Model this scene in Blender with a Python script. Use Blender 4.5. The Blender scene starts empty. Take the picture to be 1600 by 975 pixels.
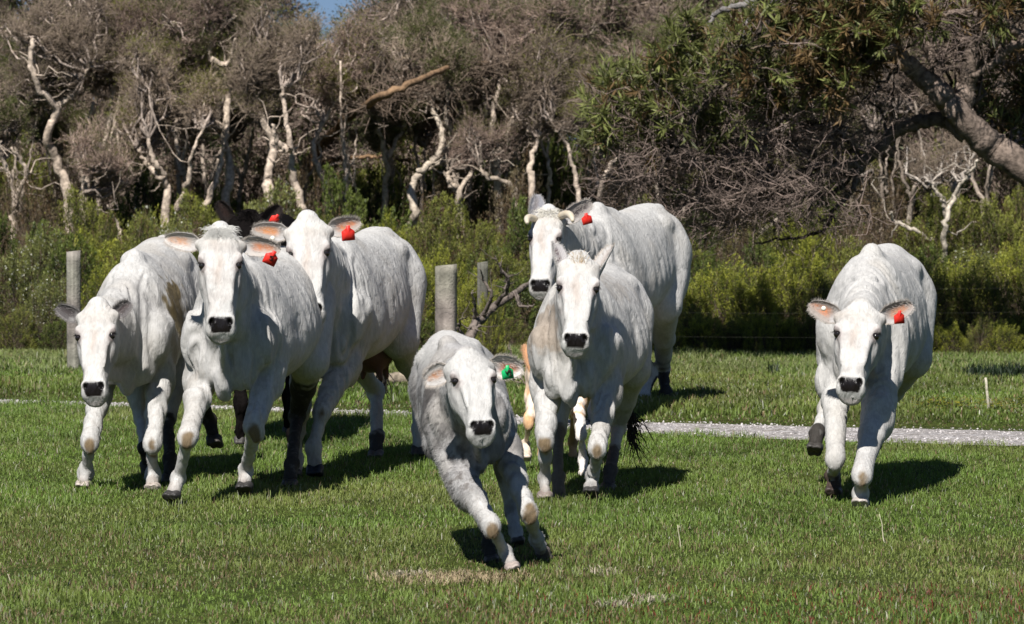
import bpy, math, random, os
import numpy as np
from mathutils import Vector, Matrix

# ---------------------------------------------------------------- camera, world, sun, exposure
SC = bpy.context.scene
COL = SC.collection
FPX = 7000.0            # focal length in pixels of the 1600 px wide photograph
CAMH = 1.9
PITCH = math.atan(248.5 / FPX)
cam_d = bpy.data.cameras.new('camera')
cam = bpy.data.objects.new('camera', cam_d)
COL.objects.link(cam)
SC.camera = cam
cam_d.sensor_width = 36.0
cam_d.lens = FPX / 1600.0 * 36.0
cam_d.clip_start = 0.5
cam_d.clip_end = 2000.0
cam.location = (0, 0, CAMH)
cam.rotation_euler = (math.pi / 2 - PITCH, 0, 0)
cam_d.dof.use_dof = True
cam_d.dof.focus_distance = 24.0
cam_d.dof.aperture_fstop = 9.0

SUN_TRAVEL = Vector((0.27, 0.85, -1.0)).normalized()    # the way the light goes
sun_d = bpy.data.lights.new('sun', 'SUN')
sun_d.energy = 4.9
sun_d.angle = math.radians(0.53)
sun_d.color = (1.0, 0.965, 0.92)
sun = bpy.data.objects.new('sun', sun_d)
COL.objects.link(sun)
sun.rotation_euler = SUN_TRAVEL.to_track_quat('-Z', 'Y').to_euler()

world = bpy.data.worlds.new('World')
SC.world = world
world.use_nodes = True
wn = world.node_tree
bgn = wn.nodes['Background']
sky = wn.nodes.new('ShaderNodeTexSky')
sky.sky_type = 'NISHITA'
sky.sun_disc = False
sky.sun_elevation = math.asin(-SUN_TRAVEL.z)
sky.sun_rotation = math.atan2(-SUN_TRAVEL.x, -SUN_TRAVEL.y)
sky.air_density = 0.7
sky.dust_density = 0.0
sky.ozone_density = 1.0
tcw = wn.nodes.new('ShaderNodeTexCoord')
lift = wn.nodes.new('ShaderNodeVectorMath'); lift.operation = 'ADD'; lift.inputs[1].default_value = (0, 0, .12)
wn.links.new(tcw.outputs['Generated'], lift.inputs[0]); wn.links.new(lift.outputs[0], sky.inputs['Vector'])
wn.links.new(sky.outputs[0], bgn.inputs['Color'])
bgn.inputs['Strength'].default_value = 0.05

SC.view_settings.view_transform = 'Standard'
SC.view_settings.look = 'None'
SC.view_settings.gamma = 1.0
SC.view_settings.exposure = 0.60
SC.render.engine = 'CYCLES'
SC.cycles.max_bounces = 6
SC.cycles.diffuse_bounces = 3
SC.cycles.glossy_bounces = 2
SC.cycles.transmission_bounces = 3
SC.cycles.caustics_reflective = False
SC.cycles.caustics_refractive = False

# ---------------------------------------------------------------- pixels to points
CP, SP = math.cos(PITCH), math.sin(PITCH)

def P(px, py, D):
    """the point seen at photo pixel (px, py) that stands D metres out along +Y"""
    x = (px - 800.0) / FPX
    y = (487.5 - py) / FPX
    dy = CP + y * SP
    dz = -SP + y * CP
    k = D / dy
    return np.array([x * k, D, CAMH + dz * k])

def G(px, py, z=0.0):
    """the point of the ground seen at photo pixel (px, py)"""
    y = (487.5 - py) / FPX
    dy = CP + y * SP
    dz = -SP + y * CP
    k = (z - CAMH) / dz
    return np.array([(px - 800.0) / FPX * k, dy * k, z])

# ---------------------------------------------------------------- mesh helpers
def new_mesh(name, verts, faces, smooth=True, colors=None, mat=None, parent=None, sizes=None):
    """verts (n,3); faces (m,k) int array, or list of such arrays with differing k"""
    if isinstance(faces, np.ndarray):
        faces = [faces]
    faces = [f for f in faces if len(f)]
    me = bpy.data.meshes.new(name)
    verts = np.ascontiguousarray(verts, dtype=np.float32)
    me.vertices.add(len(verts))
    me.vertices.foreach_set('co', verts.ravel())
    nl = sum(f.size for f in faces)
    nf = sum(len(f) for f in faces)
    me.loops.add(nl)
    me.polygons.add(nf)
    me.loops.foreach_set('vertex_index', np.concatenate([f.ravel() for f in faces]).astype(np.int32))
    tot = np.concatenate([np.full(len(f), f.shape[1], np.int32) for f in faces])
    st = np.concatenate([[0], np.cumsum(tot)[:-1]]).astype(np.int32)
    me.polygons.foreach_set('loop_start', st)
    me.polygons.foreach_set('loop_total', tot)
    if smooth:
        me.polygons.foreach_set('use_smooth', np.ones(nf, bool))
    me.update(calc_edges=True)
    if colors is not None:
        a = me.color_attributes.new('Col', 'FLOAT_COLOR', 'POINT')
        c = np.ones((len(verts), 4), np.float32)
        c[:, :colors.shape[1]] = colors
        a.data.foreach_set('color', c.ravel())
    if mat is not None:
        me.materials.append(mat)
    ob = bpy.data.objects.new(name, me)
    COL.objects.link(ob)
    if parent is not None:
        ob.parent = parent
    return ob

def tag(o, label, cat=None, group=None, kind=None):
    if label: o['label'] = label
    if cat: o['category'] = cat
    if group: o['group'] = group
    if kind: o['kind'] = kind
    return o

def empty(name, loc, rz=0.0):
    e = bpy.data.objects.new(name, None)
    e.empty_display_size = 0.2
    e.location = loc
    e.rotation_euler = (0, 0, rz)
    COL.objects.link(e)
    return e

def tube(paths, radii, n=6, cap=True):
    """one polyline (k,3) with radii (k,) -> verts, quads"""
    p = np.asarray(paths, float)
    k = len(p)
    t = np.gradient(p, axis=0)
    t /= np.linalg.norm(t, axis=1)[:, None] + 1e-9
    ref = np.array([0.13, 0.31, 0.94]) if abs(t[0] @ np.array([0.13, 0.31, 0.94])) < 0.9 else np.array([1.0, 0.1, 0.0])
    a = np.cross(t, ref); a /= np.linalg.norm(a, axis=1)[:, None] + 1e-9
    b = np.cross(t, a)
    th = np.linspace(0, 2 * np.pi, n, endpoint=False)
    r = np.asarray(radii, float)[:, None, None]
    v = p[:, None, :] + r * (np.cos(th)[None, :, None] * a[:, None, :] + np.sin(th)[None, :, None] * b[:, None, :])
    v = v.reshape(-1, 3)
    i = np.arange(k - 1)[:, None] * n
    j = np.arange(n)[None, :]
    jn = (j + 1) % n
    f = np.stack([i + j, i + jn, i + n + jn, i + n + j], -1).reshape(-1, 4)
    if cap:
        v = np.vstack([v, p[:1], p[-1:]])
        c0, c1 = k * n, k * n + 1
        j = np.arange(n); jn = (j + 1) % n
        f0 = np.stack([np.full(n, c0), jn, j, j], -1)
        f1 = np.stack([np.full(n, c1), (k - 1) * n + j, (k - 1) * n + jn, (k - 1) * n + jn], -1)
        return v, f, np.vstack([f0[:, :3], f1[:, :3]])
    return v, f, np.zeros((0, 3), int)

class MB:
    def __init__(s):
        s.v = []; s.q = []; s.t = []; s.c = []; s.n = 0
    def add(s, v, q=None, t=None, col=None):
        v = np.asarray(v, float)
        s.v.append(v)
        if q is not None and len(q): s.q.append(np.asarray(q) + s.n)
        if t is not None and len(t): s.t.append(np.asarray(t) + s.n)
        if col is not None:
            c = np.asarray(col, float)
            if c.ndim == 1: c = np.tile(c[None, :3], (len(v), 1))
            s.c.append(c)
        s.n += len(v)
    def tube(s, path, radii, n=6, col=None, cap=True):
        v, q, t = tube(path, radii, n, cap)
        s.add(v, q, t, col)
    def build(s, name, mat, parent=None, smooth=True):
        v = np.vstack(s.v)
        fs = []
        if s.q: fs.append(np.vstack(s.q))
        if s.t: fs.append(np.vstack(s.t))
        col = np.vstack(s.c) if s.c else None
        return new_mesh(name, v, fs, smooth, col, mat, parent)

# value noise
_rn = np.random.RandomState(5)
_NT = _rn.rand(64, 64, 64).astype(np.float32)
def vnoise(p, freq):
    q = np.asarray(p, np.float32) * freq + 137.31
    i = np.floor(q).astype(np.int64); f = (q - i).astype(np.float32)
    f = f * f * (3 - 2 * f)
    i0 = i & 63; i1 = (i + 1) & 63
    x0, y0, z0 = i0[..., 0], i0[..., 1], i0[..., 2]
    x1, y1, z1 = i1[..., 0], i1[..., 1], i1[..., 2]
    fx, fy, fz = f[..., 0], f[..., 1], f[..., 2]
    c00 = _NT[x0, y0, z0] * (1 - fx) + _NT[x1, y0, z0] * fx
    c10 = _NT[x0, y1, z0] * (1 - fx) + _NT[x1, y1, z0] * fx
    c01 = _NT[x0, y0, z1] * (1 - fx) + _NT[x1, y0, z1] * fx
    c11 = _NT[x0, y1, z1] * (1 - fx) + _NT[x1, y1, z1] * fx
    return (c00 * (1 - fy) + c10 * fy) * (1 - fz) + (c01 * (1 - fy) + c11 * fy) * fz

def fbm(p, freq, o=3):
    s = 0; a = 1.0; t = 0
    for k in range(o):
        s = s + a * vnoise(np.asarray(p) + 11.7 * k, freq * 2 ** k); t += a; a *= 0.5
    return s / t

# ---------------------------------------------------------------- materials
def mat_new(name):
    m = bpy.data.materials.new(name)
    m.use_nodes = True
    nt = m.node_tree
    return m, nt, nt.nodes['Principled BSDF']

def N(nt, typ, **kw):
    n = nt.nodes.new(typ)
    for k, v in kw.items():
        setattr(n, k, v)
    return n

def mat_attr(name, rough=0.8, spec=0.3, noise=None, bump=None, trans=0.0, coat=0.0):
    """colour comes from the vertex attribute Col, broken up by noise"""
    m, nt, bs = mat_new(name)
    at = N(nt, 'ShaderNodeAttribute', attribute_name='Col')
    col = at.outputs['Color']
    tc = N(nt, 'ShaderNodeTexCoord')
    if noise:
        sc, lo, hi = noise
        nz = N(nt, 'ShaderNodeTexNoise'); nz.inputs['Scale'].default_value = sc; nz.inputs['Detail'].default_value = 5
        nt.links.new(tc.outputs['Object'], nz.inputs['Vector'])
        mr = N(nt, 'ShaderNodeMapRange'); mr.inputs['From Min'].default_value = .3; mr.inputs['From Max'].default_value = .7
        mr.inputs['To Min'].default_value = lo; mr.inputs['To Max'].default_value = hi
        nt.links.new(nz.outputs[0], mr.inputs['Value'])
        vm = N(nt, 'ShaderNodeVectorMath', operation='SCALE')
        nt.links.new(col, vm.inputs[0]); nt.links.new(mr.outputs[0], vm.inputs['Scale'])
        col = vm.outputs[0]
    nt.links.new(col, bs.inputs['Base Color'])
    bs.inputs['Roughness'].default_value = rough
    bs.inputs['Specular IOR Level'].default_value = spec
    if coat: bs.inputs['Coat Weight'].default_value = coat
    if bump:
        sc, st = bump
        nb = N(nt, 'ShaderNodeTexNoise'); nb.inputs['Scale'].default_value = sc; nb.inputs['Detail'].default_value = 4
        nt.links.new(tc.outputs['Object'], nb.inputs['Vector'])
        b = N(nt, 'ShaderNodeBump'); b.inputs['Strength'].default_value = st; b.inputs['Distance'].default_value = .01
        nt.links.new(nb.outputs[0], b.inputs['Height']); nt.links.new(b.outputs[0], bs.inputs['Normal'])
    if trans > 0:
        tr = N(nt, 'ShaderNodeBsdfTranslucent'); nt.links.new(col, tr.inputs['Color'])
        mx = N(nt, 'ShaderNodeMixShader'); mx.inputs[0].default_value = trans
        nt.links.new(bs.outputs[0], mx.inputs[1]); nt.links.new(tr.outputs[0], mx.inputs[2])
        nt.links.new(mx.outputs[0], nt.nodes['Material Output'].inputs['Surface'])
    return m

def mat_plain(name, color, rough=0.6, spec=0.4, bump=None, noise=None, coat=0.0):
    m, nt, bs = mat_new(name)
    bs.inputs['Base Color'].default_value = (*color, 1)
    bs.inputs['Roughness'].default_value = rough
    bs.inputs['Specular IOR Level'].default_value = spec
    bs.inputs['Coat Weight'].default_value = coat
    tc = N(nt, 'ShaderNodeTexCoord')
    if noise:
        sc, c2 = noise
        nz = N(nt, 'ShaderNodeTexNoise'); nz.inputs['Scale'].default_value = sc; nz.inputs['Detail'].default_value = 5
        nt.links.new(tc.outputs['Object'], nz.inputs['Vector'])
        cr = N(nt, 'ShaderNodeValToRGB'); cr.color_ramp.elements[0].position = .35; cr.color_ramp.elements[1].position = .65
        cr.color_ramp.elements[0].color = (*color, 1); cr.color_ramp.elements[1].color = (*c2, 1)
        nt.links.new(nz.outputs[0], cr.inputs[0]); nt.links.new(cr.outputs[0], bs.inputs['Base Color'])
    if bump:
        sc, st = bump
        nb = N(nt, 'ShaderNodeTexNoise'); nb.inputs['Scale'].default_value = sc
        nt.links.new(tc.outputs['Object'], nb.inputs['Vector'])
        b = N(nt, 'ShaderNodeBump'); b.inputs['Strength'].default_value = st; b.inputs['Distance'].default_value = .01
        nt.links.new(nb.outputs[0], b.inputs['Height']); nt.links.new(b.outputs[0], bs.inputs['Normal'])
    return m

def nrm(a):
    a = np.asarray(a, float)
    return a / (np.linalg.norm(a) + 1e-12)
# ---------------------------------------------------------------- ground, gravel path
def road_center(x):
    """distance out of the middle of the gravel path, and its half width, at x metres across"""
    xs = [-60, -8, -4.5, -2.05, -.8, .8, 2.16, 3.39, 6, 60]
    ys = [60, 35.2, 34.3, 33.2, 32.4, 31.0, 30.25, 29.75, 29.0, 24]
    hw = [.4, .22, .22, .26, .38, .60, .80, .78, .78, .78]
    return np.interp(x, xs, ys), np.interp(x, xs, hw)

def ground_h(x, y):
    """gentle lie of the paddock"""
    p = np.stack([x, y, 0 * x], -1)
    h = (fbm(p, .35, 3) - .5) * .05
    yc, hw = road_center(x)
    d = np.abs(y - yc)
    h = h * np.clip((d - hw) / .8, 0.0, 1) * np.clip((y - 27) / 2, .25, 1)
    h = np.where(y > yc, h + .07 * np.clip((y - yc - hw) / .9, 0, 1), h)
    return h

def mk_ground():
    m, nt, bs = mat_new('turf_soil')
    tc = N(nt, 'ShaderNodeTexCoord')
    n1 = N(nt, 'ShaderNodeTexNoise'); n1.inputs['Scale'].default_value = 1.1; n1.inputs['Detail'].default_value = 8
    n2 = N(nt, 'ShaderNodeTexNoise'); n2.inputs['Scale'].default_value = 28; n2.inputs['Detail'].default_value = 8
    for n in (n1, n2): nt.links.new(tc.outputs['Object'], n.inputs['Vector'])
    c1 = N(nt, 'ShaderNodeValToRGB'); e = c1.color_ramp.elements
    e[0].position = .3; e[0].color = (.030, .050, .011, 1); e[1].position = .7; e[1].color = (.068, .088, .022, 1)
    c2 = N(nt, 'ShaderNodeValToRGB'); e = c2.color_ramp.elements
    e[0].position = .35; e[0].color = (.35, .35, .35, 1); e[1].position = .7; e[1].color = (1.5, 1.35, 1.1, 1)
    nt.links.new(n1.outputs[0], c1.inputs[0]); nt.links.new(n2.outputs[0], c2.inputs[0])
    mx = N(nt, 'ShaderNodeMix', data_type='RGBA', blend_type='MULTIPLY'); mx.inputs[0].default_value = 1
    nt.links.new(c1.outputs[0], mx.inputs[6]); nt.links.new(c2.outputs[0], mx.inputs[7])
    nt.links.new(mx.outputs[2], bs.inputs['Base Color']); bs.inputs['Roughness'].default_value = .95; bs.inputs['Specular IOR Level'].default_value = .1
    b = N(nt, 'ShaderNodeBump'); b.inputs['Strength'].default_value = .8; b.inputs['Distance'].default_value = .03
    nt.links.new(n2.outputs[0], b.inputs['Height']); nt.links.new(b.outputs[0], bs.inputs['Normal'])
    return m
M_ground = mk_ground()
gx = np.concatenate([[-400, -200, -80, -40, -20], np.arange(-12, 12.01, .2), [20, 40, 80, 200, 400]])
gy = np.concatenate([[-100, -20, 0, 8], np.arange(14, 46, .2), [50, 60, 80, 120, 200, 400, 900]])
X, Y = np.meshgrid(gx, gy, indexing='ij')
Z = ground_h(X.ravel(), Y.ravel())
v = np.stack([X.ravel(), Y.ravel(), Z], -1)
i = (np.arange(len(gx) - 1) * len(gy))[:, None]; j = np.arange(len(gy) - 1)[None]
q = np.stack([i + j, i + len(gy) + j, i + len(gy) + j + 1, i + j + 1], -1).reshape(-1, 4)
tag(new_mesh('ground', v, q, True, None, M_ground), 'flat green paddock with short cropped grass', kind='structure')

def mk_gravel():
    m, nt, bs = mat_new('pale_gravel')
    tc = N(nt, 'ShaderNodeTexCoord')
    vo = N(nt, 'ShaderNodeTexVoronoi'); vo.inputs['Scale'].default_value = 38; vo.inputs['Randomness'].default_value = 1
    nz = N(nt, 'ShaderNodeTexNoise'); nz.inputs['Scale'].default_value = 9; nz.inputs['Detail'].default_value = 10
    nt.links.new(tc.outputs['Object'], vo.inputs['Vector']); nt.links.new(tc.outputs['Object'], nz.inputs['Vector'])
    cr = N(nt, 'ShaderNodeValToRGB'); e = cr.color_ramp.elements
    e[0].position = 0; e[0].color = (.19, .175, .17, 1); e[1].position = 1; e[1].color = (.50, .475, .47, 1)
    sep = N(nt, 'ShaderNodeSeparateColor'); nt.links.new(vo.outputs['Color'], sep.inputs[0]); nt.links.new(sep.outputs[0], cr.inputs[0])
    c2 = N(nt, 'ShaderNodeValToRGB'); e = c2.color_ramp.elements
    e[0].position = .35; e[0].color = (.66, .62, .56, 1); e[1].position = .6; e[1].color = (1, 1, 1, 1); nt.links.new(nz.outputs[0], c2.inputs[0])
    mx = N(nt, 'ShaderNodeMix', data_type='RGBA', blend_type='MULTIPLY'); mx.inputs[0].default_value = 1
    nt.links.new(cr.outputs[0], mx.inputs[6]); nt.links.new(c2.outputs[0], mx.inputs[7]); nt.links.new(mx.outputs[2], bs.inputs['Base Color'])
    bs.inputs['Roughness'].default_value = .95
    b = N(nt, 'ShaderNodeBump'); b.inputs['Strength'].default_value = 1; b.inputs['Distance'].default_value = .02; b.invert = True
    nt.links.new(vo.outputs['Distance'], b.inputs['Height']); nt.links.new(b.outputs[0], bs.inputs['Normal'])
    return m
M_gravel = mk_gravel()
rx = np.concatenate([np.arange(-60, -10, 2.), np.arange(-10, 10, .1), np.arange(10, 60, 2.)])
yc, hw = road_center(rx)
t = np.linspace(-1, 1, 9)
edge = 1 + .22 * (vnoise(np.stack([rx, rx * 0, rx * 0], -1), 2.2) - .5)
edge2 = 1 + .22 * (vnoise(np.stack([rx, rx * 0 + 9, rx * 0], -1), 2.2) - .5)
V = []
for k in t:
    e_ = edge if k > 0 else edge2
    V.append(np.stack([rx, yc + k * hw * e_, .003 - .0 * rx + .016 * (1 - abs(k))], -1))
V = np.stack(V, 1).reshape(-1, 3)
i = (np.arange(len(rx) - 1) * 9)[:, None]; j = np.arange(8)[None]
q = np.stack([i + j, i + 9 + j, i + 10 + j, i + j + 1], -1).reshape(-1, 4)
tag(new_mesh('gravel_path', V, q, True, None, M_gravel), 'pale gravel path crossing the paddock behind the cattle', kind='structure')
rng = np.random.RandomState(3)
npb = 9000
px_ = rng.uniform(-7, 7, npb); pyc, phw = road_center(px_); py_ = pyc + phw * np.clip(rng.normal(0, .5, npb), -1.0, 1.0)
oct_v = np.array([[1, 0, 0], [0, 1, 0], [-1, 0, 0], [0, -1, 0], [0, 0, 1.]]); oct_f = np.array([[0, 1, 4], [1, 2, 4], [2, 3, 4], [3, 0, 4]])
sz = rng.uniform(.005, .012, npb); a = rng.uniform(0, 6.28, npb)
R = np.stack([np.stack([np.cos(a), -np.sin(a)], -1), np.stack([np.sin(a), np.cos(a)], -1)], 1)
ov = np.einsum('nij,kj->nki', R, oct_v[:, :2])
ov = np.concatenate([ov, np.tile(oct_v[None, :, 2:], (npb, 1, 1)) * .8], -1) * (sz[:, None, None] * rng.uniform(.6, 1.3, (npb, 1, 3)))
ov = ov + np.stack([px_, py_, np.full(npb, .012)], -1)[:, None]
f = (oct_f[None] + 5 * np.arange(npb)[:, None, None]).reshape(-1, 3)
cc = np.repeat(np.array([.46, .43, .42]) * rng.uniform(.35, 1.35, (npb, 1)) * np.array([1, 1, 1]), 5, 0)
M_stone = mat_attr('gravel_stone', .9, .2)
tag(new_mesh('loose_gravel', ov.reshape(-1, 3), f, False, cc, M_stone), 'loose pale stones on the gravel path', kind='stuff')

# ---------------------------------------------------------------- grass
M_grass = mat_attr('grass_blade', .55, .35, trans=.35)
def blades(name, label, x, y, h, w, col, rng, lean=.5, z=None):
    n = len(x)
    z = ground_h(x, y) if z is None else z
    a = rng.uniform(0, 2 * np.pi, n)
    d = np.stack([np.cos(a), np.sin(a), 0 * a], -1)
    wv = np.stack([-np.sin(a), np.cos(a), 0 * a], -1)
    b = rng.uniform(0, 2 * np.pi, n); wv = wv * np.cos(b)[:, None] * .6 + np.stack([np.ones(n), 0 * a, 0 * a], -1) * .7
    wv /= np.linalg.norm(wv, axis=1)[:, None]
    l = rng.uniform(.1, 1.0, n) * lean
    p0 = np.stack([x, y, z - .004], -1)
    p1 = p0 + d * (h * l * .35)[:, None] + np.array([0, 0, 1.]) * (h * .6)[:, None]
    p2 = p0 + d * (h * l * 1.0)[:, None] + np.array([0, 0, 1.]) * (h * (1 - .35 * l))[:, None]
    ww = wv * (w * .5)[:, None]
    v = np.stack([p0 - ww, p0 + ww, p1 + ww * .8, p1 - ww * .8, p2], 1).reshape(-1, 3)
    o = 5 * np.arange(n)[:, None]
    q = np.array([[0, 1, 2, 3]]) + o; t = np.array([[3, 2, 4]]) + o
    c5 = np.repeat(col, 5, 0)
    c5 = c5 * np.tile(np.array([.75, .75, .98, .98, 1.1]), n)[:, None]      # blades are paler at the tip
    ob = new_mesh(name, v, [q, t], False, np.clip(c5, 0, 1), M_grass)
    return tag(ob, label, kind='stuff')

def gcol(x, y, rng, base=(.138, .212, .036)):
    n = len(x)
    p = np.stack([x, y, 0 * x], -1)
    n1 = fbm(p, .55, 3); n2 = fbm(p + 20, 2.6, 3)
    c = np.tile(np.array(base), (n, 1)) * (.55 + .9 * rng.rand(n, 1))
    yl = np.clip((n1 - .46) * 4, 0, 1) * .5
    c = c * (1 - yl[:, None]) + np.array([.215, .220, .062]) * yl[:, None] * (.6 + .8 * rng.rand(n, 1))
    dk = np.clip((n2 - .52) * 5, 0, 1) * .5
    c = c * (1 - dk[:, None] * .55)
    c = c * (.72 + .62 * np.clip(fbm(p + 90, .95, 3), .2, .8))[:, None]
    # dry and reddish blades near the camera
    br = rng.rand(n) < (np.clip((23 - y) / 9, 0, .22) + .08) * np.clip(n2 * 3 - .9, 0, 1)
    c[br] = np.array([.20, .135, .075]) * (.5 + rng.rand(br.sum(), 1))
    wh = rng.rand(n) < .02  # a few whitish blades: sun highlights on the grass put into blade colour
    c[wh] = np.array([.45, .46, .34]) * (.6 + .6 * rng.rand(wh.sum(), 1))
    st = rng.rand(n) < .04
    c[st] = np.array([.34, .30, .17]) * (.6 + .7 * rng.rand(st.sum(), 1))
    rd = rng.rand(n) < np.clip((19.6 - y) / 2.5, 0, .10) * np.clip((x + .5) / 1.5, 0, 1)
    c[rd] = np.array([.22, .035, .03])
    return c

rng = np.random.RandomState(11)
DENS = float(os.environ.get('GRASS', '1'))
def field_pts(n, y0, y1, k0=.145, rng=rng):
    """points spread over the wedge of ground that the camera and its neighbours can see"""
    y = y0 + (y1 - y0) * np.sqrt(rng.rand(n)) * 1.0
    y = np.where(rng.rand(n) < .5, rng.uniform(y0, y1, n), y)
    x = rng.uniform(-1, 1, n) * (k0 * y + 1.3)
    return x, y
n = int(1150000 * DENS)
x, y = field_pts(n, 17.0, 34.8)
p = np.stack([x, y, 0 * x], -1)
yc, hw = road_center(x)
keep = (y < yc - hw * (.66 + .5 * vnoise(np.stack([x, 0 * x, y], -1), 5.0)))
tuft = fbm(p + 50, 1.6, 3)
keep &= rng.rand(n) < .45 + 1.2 * np.clip(tuft - .3, 0, 1)
x, y, tuft = x[keep], y[keep], tuft[keep]
h = (.010 + .032 * rng.rand(len(x)) ** 2.4) * (.40 + 1.3 * tuft)
near_path = np.clip(1 - (road_center(x)[0] - road_center(x)[1] - y) / 1.5, 0, 1)
h = h * (1 + near_path * np.interp(x, [-3, -1, 1], [.5, .3, .15]))
h = h * (1 + .8 * np.clip((fbm(p[keep] + 7, 4.5, 2) - .60) * 8, 0, 1))
blades('grass', 'short cropped green grass under the cattle', x, y, h, (.0022 + .003 * rng.rand(len(x))), gcol(x, y, rng), rng, lean=.9)
# lusher verge beyond the path
n = int(370000 * DENS)
x, y = field_pts(n, 28.5, 41.6)
yc, hw = road_center(x)
keep = y > yc + hw * (.70 + .45 * vnoise(np.stack([x, 0 * x + 7, y], -1), 5.0))
x, y = x[keep], y[keep]; yc, hw = road_center(x)
tuft = fbm(np.stack([x, y, 0 * x], -1) + 80, 1.1, 3)
grow = np.clip((y - yc - hw) / .5, .25, 1)
h = (.022 + .052 * rng.rand(len(x)) ** 1.6) * (.30 + 1.4 * tuft) * grow
tall = np.clip((y - 36.2) / 1.0, 0, 1) * np.clip(1.6 * tuft, 0, 1)
h = h * (1 + .5 * tall)
c = gcol(x, y, rng, (.105, .160, .026)) * (.45 + 1.1 * np.clip(fbm(np.stack([x, y, 0 * x], -1) + 61, 1.7, 3), .2, .8))[:, None]
rough = (rng.rand(len(x)) < .50 * tall)
c[rough] = np.array([.24, .27, .10]) * (.55 + .6 * rng.rand(rough.sum(), 1))
dry = (rng.rand(len(x)) < .6 * np.clip(1 - (y - yc - hw) / .45, 0, 1))
c[dry] = np.array([.15, .12, .055]) * (.6 + .6 * rng.rand(dry.sum(), 1))
band = np.exp(-((y - np.interp(x, [-6, 0, 2, 6], [37.0, 36.8, 36.6, 36.2])) / .38) ** 2) * np.clip((fbm(np.stack([x, y * .3, 0 * x], -1) + 31, .9, 2) - .46) * 9, 0, 1) * np.clip((x - .8) / .8, .12, 1)  # dark tussock band; the shadow across the verge is put into its colour
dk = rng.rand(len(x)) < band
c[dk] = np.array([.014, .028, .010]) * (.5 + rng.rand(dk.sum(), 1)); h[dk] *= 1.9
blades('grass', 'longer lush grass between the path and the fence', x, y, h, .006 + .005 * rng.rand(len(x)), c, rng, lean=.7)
def px_x(px, D): return (px - 800) / FPX * D
xs = []; ys = []
# dry thatch under the calf
g0 = G(712, 906)
n = 1000
x = g0[0] + rng.normal(0, .17, n); y = g0[1] + rng.normal(0, .13, n)
c = np.array([.42, .33, .20]) * (.5 + .8 * rng.rand(n, 1))
blades('dry_grass', 'patch of dry straw coloured grass in front of the calf', x, y, .02 + .035 * rng.rand(n), .003 + .003 * rng.rand(n), c, rng, lean=2.0)
for (px, py, m_) in ((962, 947, 120), (1012, 938, 110), (945, 896, 80), (640, 900, 160), (250, 690, 80)):
    g0 = G(px, py)
    xs.append(g0[0] + rng.normal(0, .05, m_)); ys.append(g0[1] + rng.normal(0, .06, m_))
x = np.concatenate(xs); y = np.concatenate(ys); n = len(x)
c = np.array([.46, .40, .30]) * (.5 + .8 * rng.rand(n, 1))
blades('dry_grass', 'scattered tufts of bleached dry grass in the near paddock', x, y, .02 + .03 * rng.rand(n), .003 + .003 * rng.rand(n), c, rng, lean=2.0)
# yellow daisies on the verge at far right
n = 260
x = np.concatenate([rng.normal(px_x(1480, 31.9), .14, 90), rng.normal(px_x(1560, 31.6), .30, 170)]); y = np.concatenate([rng.normal(31.9, .2, 90), rng.normal(31.6, .25, 170)])
v, f, cc = None, None, None
fp = np.stack([x, y, ground_h(x, y) + rng.uniform(.04, .09, n)], -1)

# ---------------------------------------------------------------- foliage makers
M_leaf = mat_attr('leaf', .5, .3, trans=.42)
M_bark = mat_attr('pale_bark', .9, .12, noise=(22, .40, 1.3), bump=(45, 1.0))
M_twig = mat_attr('twig', .85, .15)

def frames(d, rng):
    """two vectors square to each direction d (n,3)"""
    r = rng.randn(*d.shape)
    a = np.cross(d, r); a /= np.linalg.norm(a, axis=1)[:, None] + 1e-9
    return a, np.cross(d, a)

def leaf_mesh(p, d, ln, w, col, rng):
    """one small folded leaf (4 vertices, 2 faces) per point"""
    n = len(p)
    d = d / (np.linalg.norm(d, axis=1)[:, None] + 1e-9)
    a = np.cross(d, rng.randn(n, 3) * .55 + [0, -.25, 1.0])      # leaves turn their faces up to the light
    a /= np.linalg.norm(a, axis=1)[:, None] + 1e-9
    tip = p + d * ln[:, None]
    mid = p + d * (ln * .45)[:, None]
    v = np.stack([p, mid + a * (w * .5)[:, None], tip, mid - a * (w * .5)[:, None]], 1).reshape(-1, 3)
    o = 4 * np.arange(n)[:, None]
    t = np.array([[0, 1, 2, 3]]) + o
    return v, t, np.repeat(col, 4, 0)

def twig_mesh(p, q, r0, rng, col, bend=.12):
    """one thin bent three-sided stick from p to q; returns verts and faces"""
    n = len(p)
    d = q - p; L_ = np.linalg.norm(d, axis=1)
    dn = d / (L_[:, None] + 1e-9)
    a, b = frames(dn, rng)
    m = (p + q) / 2 + a * (L_ * bend * rng.randn(n))[:, None] + b * (L_ * bend * rng.randn(n))[:, None]
    a = a * r0[:, None]; b = b * r0[:, None]
    c3 = [(1, 0), (-.5, .87), (-.5, -.87)]
    rings = []
    for pt, s in ((p, 1.0), (m, .75)):
        for cx, cy in c3: rings.append(pt + s * (cx * a + cy * b))
    rings.append(q)
    v = np.stack(rings, 1).reshape(-1, 3)
    o = 7 * np.arange(n)[:, None, None]
    qf = (np.array([[0, 1, 4, 3], [1, 2, 5, 4], [2, 0, 3, 5]])[None] + o).reshape(-1, 4)
    tf = (np.array([[3, 4, 6], [4, 5, 6], [5, 3, 6]])[None] + o).reshape(-1, 3)
    return v, qf, tf, np.repeat(col, 7, 0)

def ball_pts(n, rng, shell=.0):
    d = rng.randn(n, 3); d /= np.linalg.norm(d, axis=1)[:, None]
    return d * (shell + (1 - shell) * rng.rand(n, 1) ** .4)

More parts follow.
